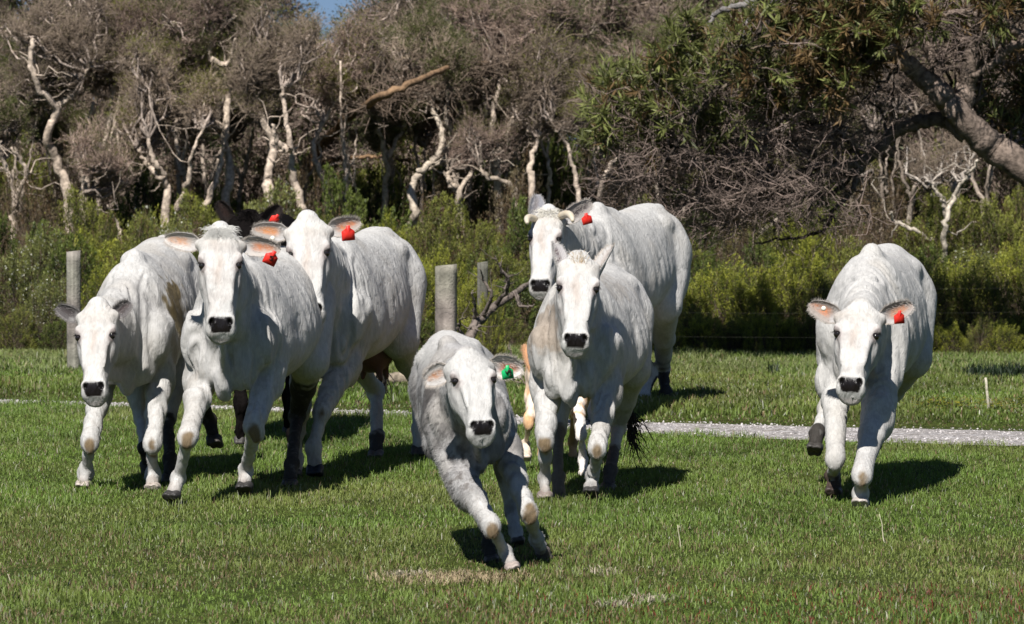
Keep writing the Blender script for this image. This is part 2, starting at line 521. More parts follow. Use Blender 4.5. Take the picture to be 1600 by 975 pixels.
a6 = np.linspace(0, 2 * np.pi, 7)[:-1]
disc = np.vstack([[0, 0, .003], np.stack([np.cos(a6), np.sin(a6) * .9, 0 * a6], -1)])
fv = (fp[:, None] + disc[None] * rng.uniform(.007, .012, (len(fp), 1, 1))).reshape(-1, 3)
ft = (np.array([[0, 1 + i, 1 + (i + 1) % 6] for i in range(6)])[None] + 7 * np.arange(len(fp))[:, None, None]).reshape(-1, 3)
tag(new_mesh('yellow_flowers', fv, ft, False, np.tile([.62, .50, .02], (len(fv), 1)), M_leaf), 'small yellow flowers in the verge at far right', kind='stuff')

# ---- heath bush prototypes: many upright sprigs thick with tiny leaves
def bush_parts(rng, nspr, col_lo, col_hi, leaf=(.026, .010), dead=.04, flowers=0, upright=1.2, leaves_per=46, wide=1.0):
    """a bush one metre wide and one metre high, standing at the origin"""
    lp = []; ld = []; lc = []; sp = []; sq = []
    for k in range(nspr):
        az = rng.uniform(0, 2 * np.pi); el = np.arccos(rng.uniform(-.05, 1)) 
        R = np.array([.5 * np.sin(el) * np.cos(az), .5 * np.sin(el) * np.sin(az), .93 * np.cos(el) + .03])
        lump = .78 + .45 * vnoise(R[None] * 1.0 + rng.rand() * .0 + nspr, 5.0)[0]
        tip = R * lump
        d = nrm(np.array([R[0] * 1.2, R[1] * 1.2, upright * .5 + .2 * R[2]]) + rng.randn(3) * .16)
        ln = rng.uniform(.16, .34)
        base = tip - d * ln
        base[2] = max(base[2], .01)
        sp.append(base); sq.append(tip)
        m = leaves_per
        t = rng.rand(m) ** .8
        pp = base + (tip - base) * t[:, None] + rng.randn(m, 3) * .012
        dd = d[None] * .9 + rng.randn(m, 3) * .55
        dd /= np.linalg.norm(dd, axis=1)[:, None]
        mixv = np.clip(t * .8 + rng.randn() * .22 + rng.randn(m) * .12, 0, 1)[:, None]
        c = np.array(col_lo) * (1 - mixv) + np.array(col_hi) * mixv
        if rng.rand() < dead: c = np.tile([.13, .085, .045], (m, 1)) * rng.uniform(.6, 1.3)
        lp.append(pp); ld.append(dd); lc.append(c)
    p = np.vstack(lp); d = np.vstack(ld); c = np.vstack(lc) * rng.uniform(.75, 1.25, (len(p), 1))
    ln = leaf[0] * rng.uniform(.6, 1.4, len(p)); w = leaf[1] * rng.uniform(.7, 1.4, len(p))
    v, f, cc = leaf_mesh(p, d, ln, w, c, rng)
    if flowers:
        fp = p[rng.choice(len(p), flowers)] * 1.03
        fd = ball_pts(flowers, rng, 1.0)
        v2, f2, c2 = leaf_mesh(fp, fd, np.full(flowers, .028), np.full(flowers, .026), np.tile([.62, .62, .50], (flowers, 1)), rng)
        f2 = f2 + len(v); v = np.vstack([v, v2]); f = np.vstack([f, f2]); cc = np.vstack([cc, c2])
    sp = np.array(sp); sq = np.array(sq)
    root = np.zeros((len(sp), 3)); root[:, :2] = sp[:, :2] * .25
    tv, tq, tt, tcol = twig_mesh(np.vstack([sp, root]), np.vstack([sq, sp]), np.concatenate([np.full(len(sp), .0028), np.full(len(sp), .005)]), rng, np.tile([.10, .075, .055], (2 * len(sp), 1)) * rng.uniform(.6, 1.6, (2 * len(sp), 1)))
    return (v, f, cc), (tv, tq, tt, tcol)

PROTO = {}
def bush_proto(kind, idx):
    key = (kind, idx)
    if key in PROTO: return PROTO[key]
    rng = np.random.RandomState(100 + idx * 7 + len(kind))
    K = {
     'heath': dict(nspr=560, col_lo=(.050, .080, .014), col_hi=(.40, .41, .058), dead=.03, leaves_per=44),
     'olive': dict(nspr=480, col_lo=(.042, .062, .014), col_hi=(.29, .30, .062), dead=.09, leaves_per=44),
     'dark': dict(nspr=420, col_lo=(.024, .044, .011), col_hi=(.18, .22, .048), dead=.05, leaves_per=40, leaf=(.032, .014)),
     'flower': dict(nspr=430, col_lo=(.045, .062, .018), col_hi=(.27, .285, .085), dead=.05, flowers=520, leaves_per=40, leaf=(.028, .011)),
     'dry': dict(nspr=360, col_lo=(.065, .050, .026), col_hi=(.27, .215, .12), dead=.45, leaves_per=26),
    }[kind]
    A, B = bush_parts(rng, **K)
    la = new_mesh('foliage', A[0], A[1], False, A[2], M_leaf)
    st = new_mesh('stems', B[0], [B[1], B[2]], False, B[3], M_twig)
    PROTO[key] = (la.data, st.data)
    bpy.data.objects.remove(la); bpy.data.objects.remove(st)
    return PROTO[key]

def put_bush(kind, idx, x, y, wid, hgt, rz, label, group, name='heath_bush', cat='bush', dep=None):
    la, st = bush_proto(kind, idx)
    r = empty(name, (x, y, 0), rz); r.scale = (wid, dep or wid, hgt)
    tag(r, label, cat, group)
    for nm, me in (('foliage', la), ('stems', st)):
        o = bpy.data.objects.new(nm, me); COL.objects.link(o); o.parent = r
    return r

# dead twiggy tea trees -------------------------------------------------
BARK = np.array([.54, .44, .35])
def curvy(a, b, rng, n=9, amp=.1):
    a = np.asarray(a, float); b = np.asarray(b, float)
    t = np.linspace(0, 1, n)[:, None]
    L_ = np.linalg.norm(b - a)
    off = np.cumsum(rng.randn(n, 3), 0) * amp * L_ / np.sqrt(n) * .8
    off -= off[0] + (off[-1] - off[0]) * t
    return a + (b - a) * t + off

def resample(pts, n, rng, wob=0.0):
    pts = np.asarray(pts, float)
    # Catmull-Rom through the traced points
    P4 = np.vstack([2 * pts[0] - pts[1], pts, 2 * pts[-1] - pts[-2]])
    out = []
    m = len(pts) - 1
    for u in np.linspace(0, m - 1e-6, n):
        i = int(u); t = u - i
        p0, p1, p2, p3 = P4[i:i + 4]
        out.append(.5 * ((2 * p1) + (-p0 + p2) * t + (2 * p0 - 5 * p1 + 4 * p2 - p3) * t * t + (-p0 + 3 * p1 - 3 * p2 + p3) * t ** 3))
    out = np.array(out)
    if wob: out[1:-1] += rng.randn(n - 2, 3) * wob
    return out

def tea_tree(trunks, blobs, D, seed, label, rad=.055, twc=(.19, .145, .12), leafc=(.10, .11, .03), nleaf=500, twn=1.0, group='twiggy tea trees behind the bushes', bark=None):
    """trunks: pixel polylines; blobs: (px, py, radius px) domes of twigs; all about D metres out"""
    rng = np.random.RandomState(seed)
    bark = BARK if bark is None else np.array(bark)
    s = FPX / D
    base = P(trunks[0][0][0], trunks[0][0][1], D)
    root = empty('tea_tree', (base[0], D, 0))
    tag(root, label, 'tree', group)
    off = np.array([base[0], D, 0])
    mb = MB(); tips = []
    for ti, tr in enumerate(trunks):
        pts = []
        dd = rng.uniform(-.15, .15)
        for k, q in enumerate(tr):
            dd += rng.uniform(-.18, .18)
            pts.append(P(q[0], q[1], D + dd))
        if ti == 0:
            g = pts[0].copy(); g[2] = 0; g[0] += rng.uniform(-.1, .1)
            pts = [g] + pts
        r_ = rad * (1.1 if ti == 0 else .75) * (tr[0][2] if len(tr[0]) > 2 else 1)
        n = 6 * len(pts)
        pp = resample(pts, n, rng, .010)
        t = np.linspace(0, 1, n)
        rr = r_ * (1.15 - .75 * t) * (1 + .18 * (vnoise(pp, 9) - .5) * 2)
        cc = bark * (.55 + .85 * fbm(pp, 11, 3)[:, None])
        ccv = np.vstack([np.repeat(cc, 8, 0), cc[:1], cc[-1:]])
        mb.tube(pp - off, rr, 8, col=ccv)
        tips.append(pp[-1]); tips.append(pp[int(n * .8)])
        # small side branches off the trunk
        for _ in range(3):
            i = rng.randint(n // 3, n - 1); d_ = nrm(rng.randn(3) * [1, .6, .5] + [0, 0, .5])
            L_ = rng.uniform(.2, .6)
            bp = curvy(pp[i], pp[i] + d_ * L_, rng, 7, .25)
            mb.tube(bp - off, np.linspace(rr[i] * .35, .004, 7), 4, col=bark * rng.uniform(.6, 1.1), cap=False)
    tips = np.array(tips)
    tw = []; lf = []
    many = []
    for (bx, by, br) in blobs:
        if by > 175: br = br * .72
        many.append((bx, by, br * .62))
        for _ in range(3):
            a_ = rng.uniform(0, 6.28); q_ = rng.uniform(.5, .95)
            many.append((bx + math.cos(a_) * br * q_, by + math.sin(a_) * br * q_ * .9, br * rng.uniform(.30, .55)))
    many = [b for b in many if not (b[1] - b[2] < 34 and 452 - b[2] < b[0] < 585 + b[2])]
    for (bx, by, br) in many:
        dull = rng.uniform(.65, 1.2)
        dz = rng.uniform(.05, 1.0)
        c = P(bx, by, D + dz); R = br / s
        fork = tips[np.argmin(np.linalg.norm(tips - (c - [0, 0, R * .7]), axis=1))]
        nl = int(5 + 16 * R * 2)
        for _ in range(nl):
            e = c + ball_pts(1, rng)[0] * R * np.array([1, .9, .8]) * .8 + [0, 0, .05]
            bp = curvy(fork, e, rng, 10, .22)
            mb.tube(bp - off, np.linspace(.018, .006, 10), 4, col=bark * rng.uniform(.45, 1.0) * np.array([.95, .95, 1]), cap=False)
            # twigs fan out from the limb
            m = int(46 * twn * (R / .45) + 10)
            i = rng.randint(4, 10, m)
            p0 = bp[i] + rng.randn(m, 3) * .01
            dirs = rng.randn(m, 3) * .5 + (p0 - c + 1e-3) / R * .9 + [0, 0, .7]
            dirs /= np.linalg.norm(dirs, axis=1)[:, None]
            ln = rng.uniform(.08, .34, m) * (.6 + .5 * R)
            p1 = p0 + dirs * ln[:, None]
            tw.append((p0, p1, np.full(m, .0042), np.full(m, dull)))
            # second order
            m2 = int(m * 2.0)
            j = rng.randint(0, m, m2); t = rng.uniform(.3, 1, (m2, 1))
            q0 = p0[j] + (p1[j] - p0[j]) * t
            d2 = dirs[j] + rng.randn(m2, 3) * .55; d2 /= np.linalg.norm(d2, axis=1)[:, None]
            q1 = q0 + d2 * (rng.uniform(.05, .17, m2))[:, None]
            tw.append((q0, q1, np.full(m2, .0030), np.full(m2, dull)))
            k = int(nleaf / 4 / nl)
            if k:
                j = rng.randint(0, m2, k)
                up = np.clip((q1[j, 2] - c[2]) / R + .4, 0, 1) > rng.rand(k) * 1.0
                lf.append((q1[j][up], d2[j][up]))
    mb.build('trunk', M_bark, root)
    p0 = np.vstack([t[0] for t in tw]); p1 = np.vstack([t[1] for t in tw]); r0 = np.concatenate([t[2] for t in tw])
    colr = np.tile(np.array(twc), (len(p0), 1)) * rng.uniform(.5, 1.5, (len(p0), 1)) * np.concatenate([t[3] for t in tw])[:, None]
    v, q, t, cc = twig_mesh(p0 - off, p1 - off, r0, rng, colr)
    new_mesh('crown', v, [q, t], False, cc, M_twig, root)
    if lf:
        p = np.vstack([l[0] for l in lf]); d = np.vstack([l[1] for l in lf])
        if len(p):
            rep = 3
            p = np.repeat(p, rep, 0) + rng.randn(len(p) * rep, 3) * .02; d = np.repeat(d, rep, 0) + rng.randn(len(p), 3) * .5
            d /= np.linalg.norm(d, axis=1)[:, None]
            v, f, cc = leaf_mesh(p - off, d, rng.uniform(.015, .035, len(p)), rng.uniform(.006, .012, len(p)), np.tile(leafc, (len(p), 1)) * rng.uniform(.6, 1.3, (len(p), 1)), rng)
            new_mesh('leaves', v, f, False, cc, M_leaf, root)
    return root

FAST_VEG = float(os.environ.get('VEG', '1'))
TREES = [
 # trunks (px, py), domes
 dict(D=50.5, seed=21, label='twisted pale tea tree with a wide purple brown crown at the far left edge',
      trunks=[[(108, 320), (92, 262), (74, 215), (88, 170), (62, 140), (48, 95), (52, 60)], [(88, 170), (120, 140), (140, 105)]],
      blobs=[(40, 60, 62), (110, 70, 66), (160, 120, 52), (60, 130, 48), (120, 20, 60)]),
 dict(D=51.0, seed=22, label='tea tree with two leaning pale stems, second from the left edge',
      trunks=[[(128, 330), (134, 280), (122, 240), (140, 190), (146, 160)], [(128, 285), (165, 215), (178, 140), (192, 110)]],
      blobs=[(190, 70, 55), (230, 30, 55), (150, 100, 45)], rad=.05),
 dict(D=49.5, seed=23, label='slim bare tea tree with thin crooked stem at the left frame edge',
      trunks=[[(18, 380), (24, 310), (8, 260), (-8, 210)], [(24, 310), (40, 270), (18, 230)]], blobs=[(-20, 150, 60), (18, 210, 30)], rad=.04),
 dict(D=49.2, seed=24, label='short crooked tea tree with thin stem above the left fence post',
      trunks=[[(148, 385), (146, 345), (128, 312), (134, 268)], [(194, 400), (182, 350), (168, 320)]], blobs=[(150, 235, 34), (185, 275, 36)], rad=.032, twn=.7),
 dict(D=50.0, seed=25, label='tea tree with a rounded grey brown crown left of the tall cow',
      trunks=[[(262, 320), (256, 280), (240, 250), (232, 215)], [(278, 330), (292, 285), (300, 240), (318, 200)], [(256, 280), (228, 255), (212, 230)]],
      blobs=[(245, 165, 56), (290, 140, 50), (215, 195, 36), (250, 110, 48)], rad=.045),
 dict(D=50.8, seed=26, label='tall tea tree with a serpentine pale stem above the tall cow',
      trunks=[[(352, 330), (360, 270), (352, 215), (356, 160), (346, 118), (330, 92), (334, 55), (372, 22)], [(318, 325), (338, 280), (345, 250), (352, 225)], [(330, 92), (356, 100), (368, 60)]],
      blobs=[(300, 60, 52), (370, 60, 44), (330, 10, 60), (285, 100, 40)], rad=.046),
 dict(D=49.6, seed=27, label='tea tree with a spreading crown behind the black cow',
      trunks=[[(424, 330), (418, 280), (428, 230), (412, 190), (400, 150)], [(475, 330), (462, 285), (452, 215), (444, 165), (440, 135)], [(452, 235), (436, 225), (424, 195)]],
      blobs=[(385, 110, 48), (440, 95, 58), (470, 65, 50), (430, 50, 46), (400, 165, 30)], rad=.058),
 dict(D=51.2, seed=28, label='thin tea tree with forked stem above the cow with the pink udder',
      trunks=[[(512, 330), (508, 290), (490, 235), (505, 190), (532, 150)], [(538, 330), (540, 260), (534, 200), (532, 95)]], blobs=[(520, 95, 46), (560, 75, 44), (500, 140, 36), (545, 160, 32)], rad=.036, twn=.9),
 dict(D=50.4, seed=29, label='tea tree with a zigzag white stem and low side arm, middle of the picture',
      trunks=[[(644, 372), (648, 335), (645, 290), (664, 262), (688, 240), (690, 205), (676, 165), (684, 125)], [(664, 262), (700, 252), (745, 243)], [(690, 240), (706, 222), (696, 180), (700, 150)]],
      blobs=[(680, 90, 46), (640, 60, 44), (720, 130, 36)], rad=.048, bark=(.50, .42, .33)),
 dict(D=49.8, seed=30, label='tea tree with a low bare trunk left of the horned cow',
      trunks=[[(722, 385), (720, 340), (718, 300), (736, 268)], [(806, 330), (800, 290), (760, 275), (750, 260)], [(718, 300), (700, 280), (705, 262)]],
      blobs=[(745, 225, 38), (790, 220, 38)], rad=.050, twn=.8, bark=(.44, .36, .28)),
 dict(D=50.2, seed=31, label='tea tree with several upright stems directly behind the horned cow',
      trunks=[[(832, 300), (828, 262), (840, 220), (846, 190)], [(905, 320), (898, 270), (885, 225), (862, 190)], [(935, 310), (950, 265), (980, 230), (992, 190)]],
      blobs=[(830, 160, 48), (880, 150, 48), (860, 105, 46), (930, 170, 40)], rad=.038),
 dict(D=51.5, seed=32, label='tea tree with a dense upright brown crown left of the big leafy tree',
      trunks=[[(780, 320), (776, 240), (770, 180), (782, 120)], [(776, 240), (800, 190), (812, 150)]], blobs=[(770, 60, 60), (830, 40, 60), (890, 60, 55), (740, 20, 55), (950, 90, 45)], rad=.045),
 dict(D=49.0, seed=33, label='white forked dead tea tree at right, above the lone running cow',
      trunks=[[(1478, 425), (1476, 385), (1478, 345), (1490, 310), (1510, 275), (1528, 250)], [(1478, 345), (1472, 315), (1455, 285)], [(1458, 378), (1424, 358), (1395, 345), (1392, 330)]],
      blobs=[(1490, 250, 34), (1440, 270, 36)], rad=.034, twn=.55, nleaf=60, bark=(.48, .42, .34)),
 dict(D=50.0, seed=34, label='slanting pale stems of a tea tree half hidden under the big hanging tree',
      trunks=[[(1180, 400), (1190, 365), (1215, 340), (1240, 320), (1236, 290)], [(1060, 350), (1075, 318), (1100, 300)], [(1335, 320), (1350, 290), (1345, 270)]],
      blobs=[(1120, 300, 40), (1190, 290, 36), (1290, 270, 40)], rad=.032, twn=.7, bark=(.46, .39, .31)),
 dict(D=52.5, seed=35, label='dense tea tree filling the gap right of the sky, at the top of the picture',
      trunks=[[(600, 330), (604, 250), (590, 190), (610, 120)], [(604, 250), (630, 200), (650, 170)]], blobs=[(620, 130, 40), (655, 10, 52), (700, 40, 48), (600, 190, 36), (575, 240, 30)], rad=.036, twn=.9),
]
for T in TREES:
    T = dict(T); T['twn'] = T.get('twn', 1.0) * FAST_VEG
    hue = np.random.RandomState(T['seed']).uniform(.8, 1.25)
    T.setdefault('twc', tuple(np.array([.235, .178, .138]) * hue * np.array([1, .97 + .06 * (T['seed'] % 2), 1])))
    T.setdefault('nleaf', [900, 2400, 5200][T['seed'] % 3])
    T.setdefault('leafc', [(.14, .13, .05), (.17, .17, .04), (.11, .12, .04)][T['seed'] % 3])
    tea_tree(**T)

_rt = np.random.RandomState(314)
_x = -40
_k = 0
while _x < 1640:
    _b = _rt.uniform(300, 345); _l = _rt.uniform(-30, 30); _D = _rt.uniform(51.2, 53.5)
    _top = _rt.uniform(120, 215)
    _tr = [[(_x, _b), (_x + _l * .4 + _rt.uniform(-9, 9), _b - 55), (_x + _l * .6 + _rt.uniform(-12, 12), _b - 100), (_x + _l + _rt.uniform(-8, 8), _top)],
           [(_x + 6, _b - 30), (_x - _l * .8, _b - 80), (_x - _l * 1.3, _top + 15)]]
    if _rt.rand() < .6: _tr.append([(_x + _rt.uniform(8, 22), _b + 5), (_x + _rt.uniform(5, 30), _b - 60), (_x + _rt.uniform(0, 45), _top + _rt.uniform(0, 40))])
    _br = [(_x + _l, _top - 8, _rt.uniform(34, 50)), (_x - _l, _top + _rt.uniform(-60, 0), _rt.uniform(30, 46)), (_x + _rt.uniform(-40, 40), _top - _rt.uniform(60, 110), _rt.uniform(36, 52))]
    TREES.append(dict(D=_D, seed=600 + _k, label='slender many stemmed tea tree in the thicket behind the front row of tea trees', trunks=_tr, blobs=_br, rad=_rt.uniform(.018, .030), twn=.75,
                      group='slender tea trees of the back row', bark=tuple(np.array([.50, .41, .33]) * _rt.uniform(.6, 1.15))))
    _x += _rt.uniform(40, 72); _k += 1
for T in TREES[15:]:
    T = dict(T); T['twn'] = T['twn'] * FAST_VEG
    T.update(twc=tuple(np.array([.22, .168, .13]) * _rt.uniform(.75, 1.2)), nleaf=int(_rt.choice([900, 2200, 5000])), leafc=(.13, .14, .045))
    tea_tree(**T)

# the thick bough of a fallen or leaning tree behind, warm brown in the sun
def bough(name, pts, r0, r1, col, label, cat, n=60, D=None, parent=None, sides=12):
    rng = np.random.RandomState(7)
    pp = resample([P(*p) for p in pts], n, rng, .006)
    rr = np.linspace(r0, r1, n) * (1 + .14 * (vnoise(pp, 7) - .5) * 2)
    cc = np.array(col) * (.7 + .6 * fbm(pp, 3, 2)[:, None])
    mb = MB(); mb.tube(pp, rr, sides, col=np.vstack([np.repeat(cc, sides, 0), cc[:1], cc[-1:]]))
    return mb, pp

# ---- dark evergreen trees that close the view ------------------------
def dark_tree(x, y, h, w, seed, label, cl=(.04, .05, .02), ch=(.13, .145, .05), n=15000, leaf=(.07, .022), brown=.3, group='dark trees closing the view behind the tea trees'):
    rng = np.random.RandomState(seed)
    root = empty('evergreen_tree', (x, y, 0)); tag(root, label, 'tree', group)
    mb = MB()
    tr = resample([[0, 0, 0], [rng.uniform(-.2, .2), 0, h * .35], [rng.uniform(-.4, .4), 0, h * .7], [rng.uniform(-.4, .4), 0, h * .95]], 16, rng, .03)
    mb.tube(tr, np.linspace(.13, .03, 16), 8, col=[.14, .11, .09])
    lp = []; ld = []; tw0 = []; tw1 = []; cv = []
    nc = 60
    for k in range(nc):
        zc = rng.uniform(.12, 1.0) * h
        rr = w * .5 * math.sqrt(max(.15, 1 - ((zc / h - .45) / .62) ** 2))
        a = rng.uniform(0, 2 * np.pi)
        c = np.array([math.cos(a) * rr * rng.uniform(.3, 1), math.sin(a) * rr * rng.uniform(.3, .9), zc])
        i = np.argmin(np.abs(tr[:, 2] - zc * .8))
        bp = curvy(tr[i], c, rng, 8, .2)
        mb.tube(bp, np.linspace(.035, .008, 8), 4, col=np.array([.16, .125, .10]) * rng.uniform(.5, 1.3), cap=False)
        m = int(n / nc)
        R = rng.uniform(.28, .62)
        o = ball_pts(m, rng, .35) * R * np.array([1.1, 1, .75])
        lp.append(c + o); ld.append(o / R * .8 + rng.randn(m, 3) * .5 + [0, 0, .3])
        b = rng.rand() < brown
        base = (np.array([.20, .155, .105]) if b else np.array(cl) + (np.array(ch) - np.array(cl)) * rng.rand()) 
        cv.append(np.tile(base, (m, 1)) * rng.uniform(.6, 1.5, (m, 1)))
        t = rng.randint(0, m, 110)
        tw0.append(np.repeat(c[None], 110, 0) + rng.randn(110, 3) * .12); tw1.append(c + o[t] * 1.15)
    p = np.vstack(lp); d = np.vstack(ld); d /= np.linalg.norm(d, axis=1)[:, None]
    p[:, 2] = np.maximum(p[:, 2], .05)
    v, f, cc = leaf_mesh(p, d, leaf[0] * rng.uniform(.5, 1.4, len(p)), leaf[1] * rng.uniform(.6, 1.4, len(p)), np.vstack(cv), rng)
    mb.build('trunk', M_bark, root)
    cr = new_mesh('crown', v, f, False, cc, M_leaf, root)
    p0 = np.vstack(tw0); p1 = np.vstack(tw1)
    v, q, t, cc = twig_mesh(p0, p1, np.full(len(p0), .006), rng, np.tile([.24, .185, .15], (len(p0), 1)) * rng.uniform(.4, 1.6, (len(p0), 1)))
    new_mesh('twigs', v, [q, t], False, cc, M_twig, cr)
    return root

rng = np.random.RandomState(77)
DT = [(-120, 57), (60, 58.5), (215, 57.5), (375, 59), (480, 57.8, 2.9), (600, 58.6, 3.1), (720, 57.4), (850, 58.8), (990, 57.6), (1120, 58.5), (1260, 57.2), (1400, 58.4), (1540, 57.4), (1700, 58),
      (-20, 61), (140, 62), (290, 61.5), (430, 62.5, 3.2), (540, 62.5, 2.9), (660, 62), (800, 61.5), (930, 62), (1060, 61.5), (1200, 62), (1340, 61.5), (1480, 62), (1620, 61.8), (-280, 60), (1860, 60)]
for k, q_ in enumerate(DT):
    h = q_[2] if len(q_) > 2 else rng.uniform(5.0, 6.2)
    dark_tree(px_x(q_[0], q_[1]), q_[1], h, rng.uniform(1.9, 2.5), 500 + k, 'dense dark tree closing the view beyond the tea trees', brown=.34)
# ---------------------------------------------------------------- cattle
# every animal is one continuous skin, grown from overlapping muscle volumes on a posed skeleton
def nrm(a):
    a = np.asarray(a, float)
    return a / (np.linalg.norm(a) + 1e-12)

class Field:
    def __init__(s, lo, hi, h):
        s.h = h; s.lo = np.asarray(lo, np.float32)
        s.n = np.ceil((np.asarray(hi) - s.lo) / h).astype(int) + 1
        s.d = np.full(tuple(s.n), 0.25, np.float32)
        s.ax = [s.lo[i] + h * np.arange(s.n[i], dtype=np.float32) for i in range(3)]
    def _sub(s, lo, hi, pad):
        a = np.clip(np.floor((np.asarray(lo) - pad - s.lo) / s.h).astype(int), 0, s.n - 1)
        b = np.clip(np.ceil((np.asarray(hi) + pad - s.lo) / s.h).astype(int) + 1, 1, s.n)
        sl = tuple(slice(a[i], b[i]) for i in range(3))
        g = np.stack(np.meshgrid(s.ax[0][sl[0]], s.ax[1][sl[1]], s.ax[2][sl[2]], indexing='ij'), -1)
        return sl, g
    def add(s, fn, lo, hi, k=.03, op='u'):
        sl, g = s._sub(lo, hi, k + 3 * s.h)
        if g.size == 0: return
        d2 = fn(g).astype(np.float32)
        d1 = s.d[sl]
        if op == 'u':
            h = np.maximum(k - np.abs(d1 - d2), 0) / k
            s.d[sl] = np.minimum(d1, d2) - h * h * k * .25
        else:
            d2 = -d2
            h = np.maximum(k - np.abs(d1 - d2), 0) / k
            s.d[sl] = np.maximum(d1, d2) + h * h * k * .25
    def cone(s, a, b, ra, rb, k=.03, flat=None, op='u'):
        a = np.asarray(a, np.float32); b = np.asarray(b, np.float32)
        ba = b - a; L2 = float(ba @ ba) + 1e-9
        def fn(g):
            pa = g - a
            t = np.clip((pa @ ba) / L2, 0, 1)
            q = pa - t[..., None] * ba
            if flat is not None:
                f, kf = flat
                f = np.asarray(f, np.float32)
                c = q @ f
                q = q + ((1 / kf - 1) * c)[..., None] * f
            return np.sqrt((q * q).sum(-1)) - (ra + (rb - ra) * t)
        r = max(ra, rb) * (max(1, flat[1]) if flat else 1)
        s.add(fn, np.minimum(a, b) - r, np.maximum(a, b) + r, k, op)
    def chain(s, pts, rad, k=.03, flat=None):
        for i in range(len(pts) - 1):
            s.cone(pts[i], pts[i + 1], rad[i], rad[i + 1], k, flat)
    def ell(s, c, r, R=None, k=.03, op='u'):
        c = np.asarray(c, np.float32); r = np.asarray(r, np.float32)
        R = np.eye(3, dtype=np.float32) if R is None else np.asarray(R, np.float32)   # rows are the axes
        def fn(g):
            q = (g - c) @ R.T
            k0 = np.sqrt(((q / r) ** 2).sum(-1)); k1 = np.sqrt(((q / (r * r)) ** 2).sum(-1)) + 1e-6
            return k0 * (k0 - 1) / k1
        e = np.sqrt(((R * r[:, None]) ** 2).sum(0))
        s.add(fn, c - e, c + e, k, op)

def surface_nets(F):
    d = F.d; nx, ny, nz = d.shape
    ins = d < 0
    c = np.zeros((nx - 1, ny - 1, nz - 1), np.int8)
    for dx in (0, 1):
        for dy in (0, 1):
            for dz in (0, 1):
                c += ins[dx:nx - 1 + dx, dy:ny - 1 + dy, dz:nz - 1 + dz]
    act = (c > 0) & (c < 8)
    idx = np.argwhere(act)
    vid = np.full(act.shape, -1, np.int64); vid[act] = np.arange(len(idx))
    acc = np.zeros((len(idx), 3)); cnt = np.zeros(len(idx))
    corners = [(i, j, k) for i in (0, 1) for j in (0, 1) for k in (0, 1)]
    val = {cc: d[idx[:, 0] + cc[0], idx[:, 1] + cc[1], idx[:, 2] + cc[2]] for cc in corners}
    for a in corners:
        for ax in range(3):
            if a[ax] == 0:
                b = list(a); b[ax] = 1; b = tuple(b)
                va, vb = val[a], val[b]
                m = (va < 0) != (vb < 0)
                t = np.where(m, va / np.where(m, va - vb, 1), 0)
                p = np.array(a, float)[None] + 0 * acc
                p[:, ax] += t
                acc += p * m[:, None]; cnt += m
    v = F.lo + F.h * (idx + acc / cnt[:, None])
    quads = []
    for ax in range(3):
        o = [i for i in range(3) if i != ax]
        sl0 = [slice(1, -1)] * 3; sl1 = [slice(1, -1)] * 3
        sl0[ax] = slice(0, -1); sl1[ax] = slice(1, None)
        a = ins[tuple(sl0)]; b = ins[tuple(sl1)]
        m = a != b
        e = np.argwhere(m)
        e = e + np.array([0 if i == ax else 1 for i in range(3)])
        fl = a[m]
        def cell(du, dv):
            q = e.copy(); q[:, o[0]] -= du; q[:, o[1]] -= dv
            return vid[q[:, 0], q[:, 1], q[:, 2]]
        q = np.stack([cell(1, 1), cell(0, 1), cell(0, 0), cell(1, 0)], -1)
        if ax == 1: fl = ~fl
        q[~fl] = q[~fl][:, ::-1]
        quads.append(q)
    q = np.vstack(quads)
    q = q[(q >= 0).all(1)]
    return v, q

def biggest(v, q):
    """keep the biggest connected piece only"""
    lab = np.arange(len(v))
    e = np.vstack([q[:, [0, 1]], q[:, [1, 2]], q[:, [2, 3]], q[:, [3, 0]]])
    while True:
        m = np.minimum(lab[e[:, 0]], lab[e[:, 1]])
        new = lab.copy()
        np.minimum.at(new, e[:, 0], m); np.minimum.at(new, e[:, 1], m)
        new = new[new]; new = new[new]
        if (new == lab).all(): break
        lab = new
    big = np.bincount(lab[q[:, 0]]).argmax()
    keep = lab == big
    idx = np.cumsum(keep) - 1
    return v[keep], idx[q[keep[q[:, 0]]]]

def relax(v, q, n=2, lam=.5):
    e = np.vstack([q[:, [0, 1]], q[:, [1, 2]], q[:, [2, 3]], q[:, [3, 0]]])
    for _ in range(n):
        s = np.zeros_like(v); c = np.zeros(len(v))
        for k in range(3):
            s[:, k] = np.bincount(e[:, 0], v[e[:, 1], k], len(v)) + np.bincount(e[:, 1], v[e[:, 0], k], len(v))
        c = np.bincount(e[:, 0], None, len(v)) + np.bincount(e[:, 1], None, len(v))
        v = v + lam * (s / c[:, None] - v)
    return v

def vnormals(v, q):
    n = np.cross(v[q[:, 2]] - v[q[:, 0]], v[q[:, 3]] - v[q[:, 1]])
    o = np.zeros_like(v)
    for k in range(3):
        for j in range(4):
            o[:, k] += np.bincount(q[:, j], n[:, k], len(v))
    return o / (np.linalg.norm(o, axis=1)[:, None] + 1e-12)

def smooth_table(x, ys, n=120, w=7):
    X = np.linspace(x[0], x[-1], n)
    ker = np.hanning(w + 2)[1:-1]; ker /= ker.sum()
    out = []
    for y in ys:
        Y = np.interp(X, x, y)
        Y = np.convolve(np.pad(Y, w // 2, mode='edge'), ker, 'valid')
        out.append(Y)
    return X, out

